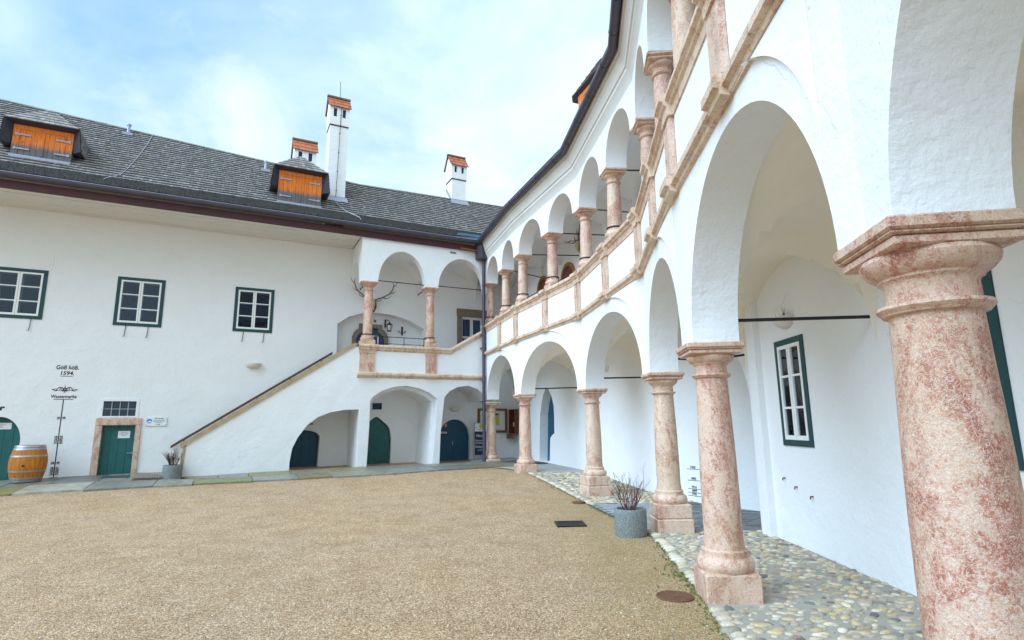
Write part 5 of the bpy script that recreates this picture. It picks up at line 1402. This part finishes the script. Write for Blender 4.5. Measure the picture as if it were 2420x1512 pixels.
# --- notice board and brochure cabinet
t = thing('notice_board', 'white notice board in a brown wooden frame on the end wall behind the far column', 'notice board', tuple(FL.pt(.86, 0, 1.46)))
m = MB(); s0, s1, z0, z1 = .20, 1.50, 1.45, 2.42
m.box(FL, s0, s1, .002, .07, z1-.09, z1); m.box(FL, s0, s1, .002, .07, z0, z0+.09); m.box(FL, s0, s0+.09, .002, .069, z0+.09, z1-.09); m.box(FL, s1-.09, s1, .002, .069, z0+.09, z1-.09)
m.build('frame', 'brownwood', t); MB().box(FL, s0+.09, s1-.09, .002, .02, z0+.09, z1-.09).build('panel', 'paper', t)
po = MB().box(FL, .93, 1.16, .0205, .026, 1.76, 2.22).build('poster', 'yellow', t); MB().wall(FL, [(.93, 2.12), (1.16, 2.20), (1.16, 2.22), (.93, 2.22)], (), .028, .0262).build('poster_head', 'navy', po)
m = MB()
for s, z in ((.95, 1.60), (1.02, 1.57), (1.09, 1.60), (1.15, 1.56), (1.2, 1.59), (.45, 2.0), (.55, 2.0), (.38, 2.2)): m.box(FL, s-.012, s+.012, .0205, .03, z-.012, z+.012)
m.build('pins', 'black', t)
fb = BW[7]; c0, z_ = fb.hit(1226, 1030); c1, _ = fb.hit(1206, 1025)
lo, hi = min(c0, c1), min(max(c0, c1), BL[7]-.03)
t = thing('leaflet_cabinet', 'dark red wooden leaflet shelf on the wall beside the notice board', 'shelf', tuple(fb.pt(hi, .1, 1.4)))
hi = max(lo+.3, hi)
MB().box(fb, lo, hi, .003, .03, 1.42, 2.38).box(fb, lo, lo+.03, .0301, .18, 1.42, 2.38).box(fb, hi-.03, hi, .0301, .18, 1.42, 2.38).box(fb, lo+.03, hi-.03, .0301, .179, 2.35, 2.38).build('case', 'redwood', t)
MB().box(fb, lo-.03, hi+.03, .03, .28, 1.36, 1.40).box(fb, lo-.03, hi+.03, .25, .28, 1.21, 1.3599).build('tray', 'brownwood', t)
for z in (1.66, 1.98): MB().box(fb, lo+.031, hi-.031, .0301, .17, z, z+.03).build('shelf_board', 'redwood', t)
MB().box(fb, (lo+hi)/2-.05, (lo+hi)/2+.05, .08, .10, 1.70, 1.86).build('leaflet', 'paper', t)
# --- bowl wall lamps
def bowl(fr, s, z, r, label, plants=False):
    p = fr.pt(s, 0, 0); t = thing('wall_uplight', label, 'wall lamp', tuple(fr.pt(s, 0, z)), 'plaster bowl wall lamps')
    n = 16; prof = [(r, z+.02), (r*1.0, z-.01), (r*.92, z-r*.25), (r*.7, z-r*.48), (r*.35, z-r*.62), (r*.05, z-r*.66)]
    m = MB(); vs = []
    for rr, zz in prof:
        for k in range(n+1): a = math.pi*k/n; vs.append(fr.pt(s+rr*math.cos(a), rr*.8*math.sin(a)+.001, zz))
    m.add(vs, [(i*(n+1)+k, i*(n+1)+k+1, (i+1)*(n+1)+k+1, (i+1)*(n+1)+k) for i in range(len(prof)-1) for k in range(n)])
    m.add([fr.pt(s+r*.9*math.cos(math.pi*k/n), r*.72*math.sin(math.pi*k/n)+.001, z-.005) for k in range(n+1)], [tuple(range(n+1))])
    m.build('bowl', 'lampwhite', t, smooth=50)
    if plants:
        m = MB()
        for k in range(7):
            a = fr.pt(s+random.uniform(-r*.5, r*.5), r*.3, z); m.tube([a, a+Vector((random.uniform(-.03, .03), random.uniform(-.04, .04), random.uniform(.06, .16)))], .006, 4, r1=.002)
        tag(m.build('dry_weed', 'twig'), 'dry weed sprouting from the wall lamp above the arcade window', 'weed')
bowl(FL, -8.12, 3.92, .26, 'half bowl wall lamp on the hall wall above the stair')
bowl(FL, -.78, 2.44, .24, 'shallow bowl wall lamp above the arched door in the right recess')
bowl(BW[6], 2.34, 3.34, .20, 'small bowl lamp inside the arcade behind the third arch')
bowl(fn, nearwall_s(7.85), 3.22, .22, 'bowl wall lamp above the arcade window with weeds in it', True)
bowl(BW[7], 1.32, 7.36, .20, 'bowl lamp on the upper gallery wall above the brown doors')
# --- deer antler trophies
def trophy(fr, s, z, sc, label, hold=True):
    t = thing('antler_trophy', label, 'antlers', tuple(fr.pt(s, 0, z)), 'antler trophies')
    P = lambda a, d, b: fr.pt(s+a*sc, d*sc, z+b*sc)
    m = MB().wall(fr, [(s+sc*a, z+sc*b) for a, b in ((-.14, .10), (-.08, .16), (0, .13), (.08, .16), (.14, .10), (.15, -.05), (.10, -.20), (0, -.30), (-.10, -.20), (-.15, -.05))], (), .035, .002)
    m.build('shield', 'shield', t)
    m = MB(); c = P(0, .09, 0)
    m.tube([P(0, .04, .16), P(0, .10, .12), P(0, .14, .02), P(0, .15, -.10), P(0, .13, -.20)], [.05*sc, .085*sc, .075*sc, .05*sc, .03*sc], 12)
    m.build('skull', 'skull', t, smooth=50)
    for sg in (-1, 1):
        m = MB(); X = lambda a, d, b: P(sg*a, d, b)
        beam = [X(.05, .10, .15), X(.16, .16, .20), X(.34, .22, .27), X(.52, .26, .38), X(.62, .27, .52), X(.66, .26, .68), X(.64, .24, .84)]
        m.tube(beam, [.030*sc, .028*sc, .025*sc, .023*sc, .021*sc, .017*sc, .004*sc], 9)
        m.tube([X(.07, .11, .155), X(.13, .24, .10), X(.22, .32, .13), X(.26, .34, .20)], [.02*sc, .018*sc, .012*sc, .003*sc], 8)
        m.tube([X(.30, .21, .25), X(.40, .30, .20), X(.50, .35, .24), X(.54, .36, .32)], [.02*sc, .017*sc, .012*sc, .003*sc], 8)
        m.tube([X(.54, .26, .40), X(.64, .30, .42), X(.74, .31, .50)], [.018*sc, .014*sc, .003*sc], 8)
        m.tube([X(.655, .265, .64), X(.74, .26, .72), X(.80, .25, .86)], [.017*sc, .012*sc, .003*sc], 8)
        m.build('antler', 'antler', t, smooth=50)
trophy(FL, -4.16, 6.30, 1.12, 'large pale deer antlers on a red shield behind the first gallery column')
trophy(BW[6], 3.80, 7.42, 1.05, 'dark deer antlers high on the upper arcade wall')
# --- lantern, wall anchor, small fixtures
AN = A0
t = thing('wall_lantern', 'black iron lantern on a bracket in the gallery niche', 'lantern', tuple(AN.pt(-3.46, 0, 5.4)))
m = MB().box(AN, -3.56, -3.51, .003, .03, 5.55, 5.86); m.tube([AN.pt(-3.535, .02, 5.82), AN.pt(-3.50, .10, 5.84), AN.pt(-3.44, .20, 5.80), AN.pt(-3.42, .22, 5.72)], .013, 6); m.build('bracket', 'iron', t)
lp = AN.pt(-3.42, .22, 0)
MB().lathe((lp.x, lp.y), [(.02, 5.73), (.035, 5.70), (.13, 5.63), (.135, 5.615), (.02, 5.62)], 6).lathe((lp.x, lp.y), [(.085, 5.40), (.09, 5.375), (.03, 5.36)], 6).build('cap', 'iron', t)
m = MB()
for k in range(6):
    a = 2*math.pi*k/6; m.tube([(lp.x+.075*math.cos(a), lp.y+.075*math.sin(a), 5.40), (lp.x+.11*math.cos(a), lp.y+.11*math.sin(a), 5.62)], .009, 5)
m.build('cage', 'iron', t); MB().lathe((lp.x, lp.y), [(.066, 5.41), (.098, 5.61)], 6).build('lantern_glass', 'lampwhite', t)
t = thing('wall_anchor', 'black iron wall anchor with scrolled arms right of the lantern', 'wall anchor', tuple(AN.pt(-2.86, 0, 5.3)))
MB().box(AN, -2.89, -2.83, .003, .04, 5.28, 5.62).build('bar', 'iron', t); m = MB()
for sg in (-1, 1): m.tube([AN.pt(-2.86+sg*x, .025, z) for x, z in ((.0, 5.38), (.08, 5.385), (.135, 5.40), (.15, 5.44), (.12, 5.455), (.10, 5.43))], .010, 6)
m.build('scroll', 'iron', t)
t = thing('pipe_stubs', 'row of three rusty pipe stubs on the arcade wall below the window', 'pipe stubs', tuple(fn.pt(nearwall_s(8.06), 0, .9)))
for y, z in ((8.35, .99), (8.02, .90), (7.62, .82)): MB().tube([fn.pt(nearwall_s(y), -.02, z), fn.pt(nearwall_s(y), .035, z-.003), fn.pt(nearwall_s(y), .04, z-.035)], .011, 8).build('stub', 'rust', t)
paper(DOORP[0]+.12, DOORP[0]+.27, DOORP[2]-.62, DOORP[2]-.22, -.318, [], 'long white paper slip hanging on the pointed teal door', fr=BW[7])
# year marks on the passage wall
t = thing('year_marks', 'black painted year marks on the arcade wall between two near columns', 'painted scale', tuple(fm.pt(.6, 0, .2)))
for b, z in (('1920', .795), ('1892', .56), ('1916', .385), ('1899', .308), ('1991', .24)):
    MB().box(fm, .44, 1.0, .001, .004, z-.008, z+.002).build('mark_line', 'black', t); text(b, fm, .60, z+.035, .003, .068, 'black', t, bold=.002)
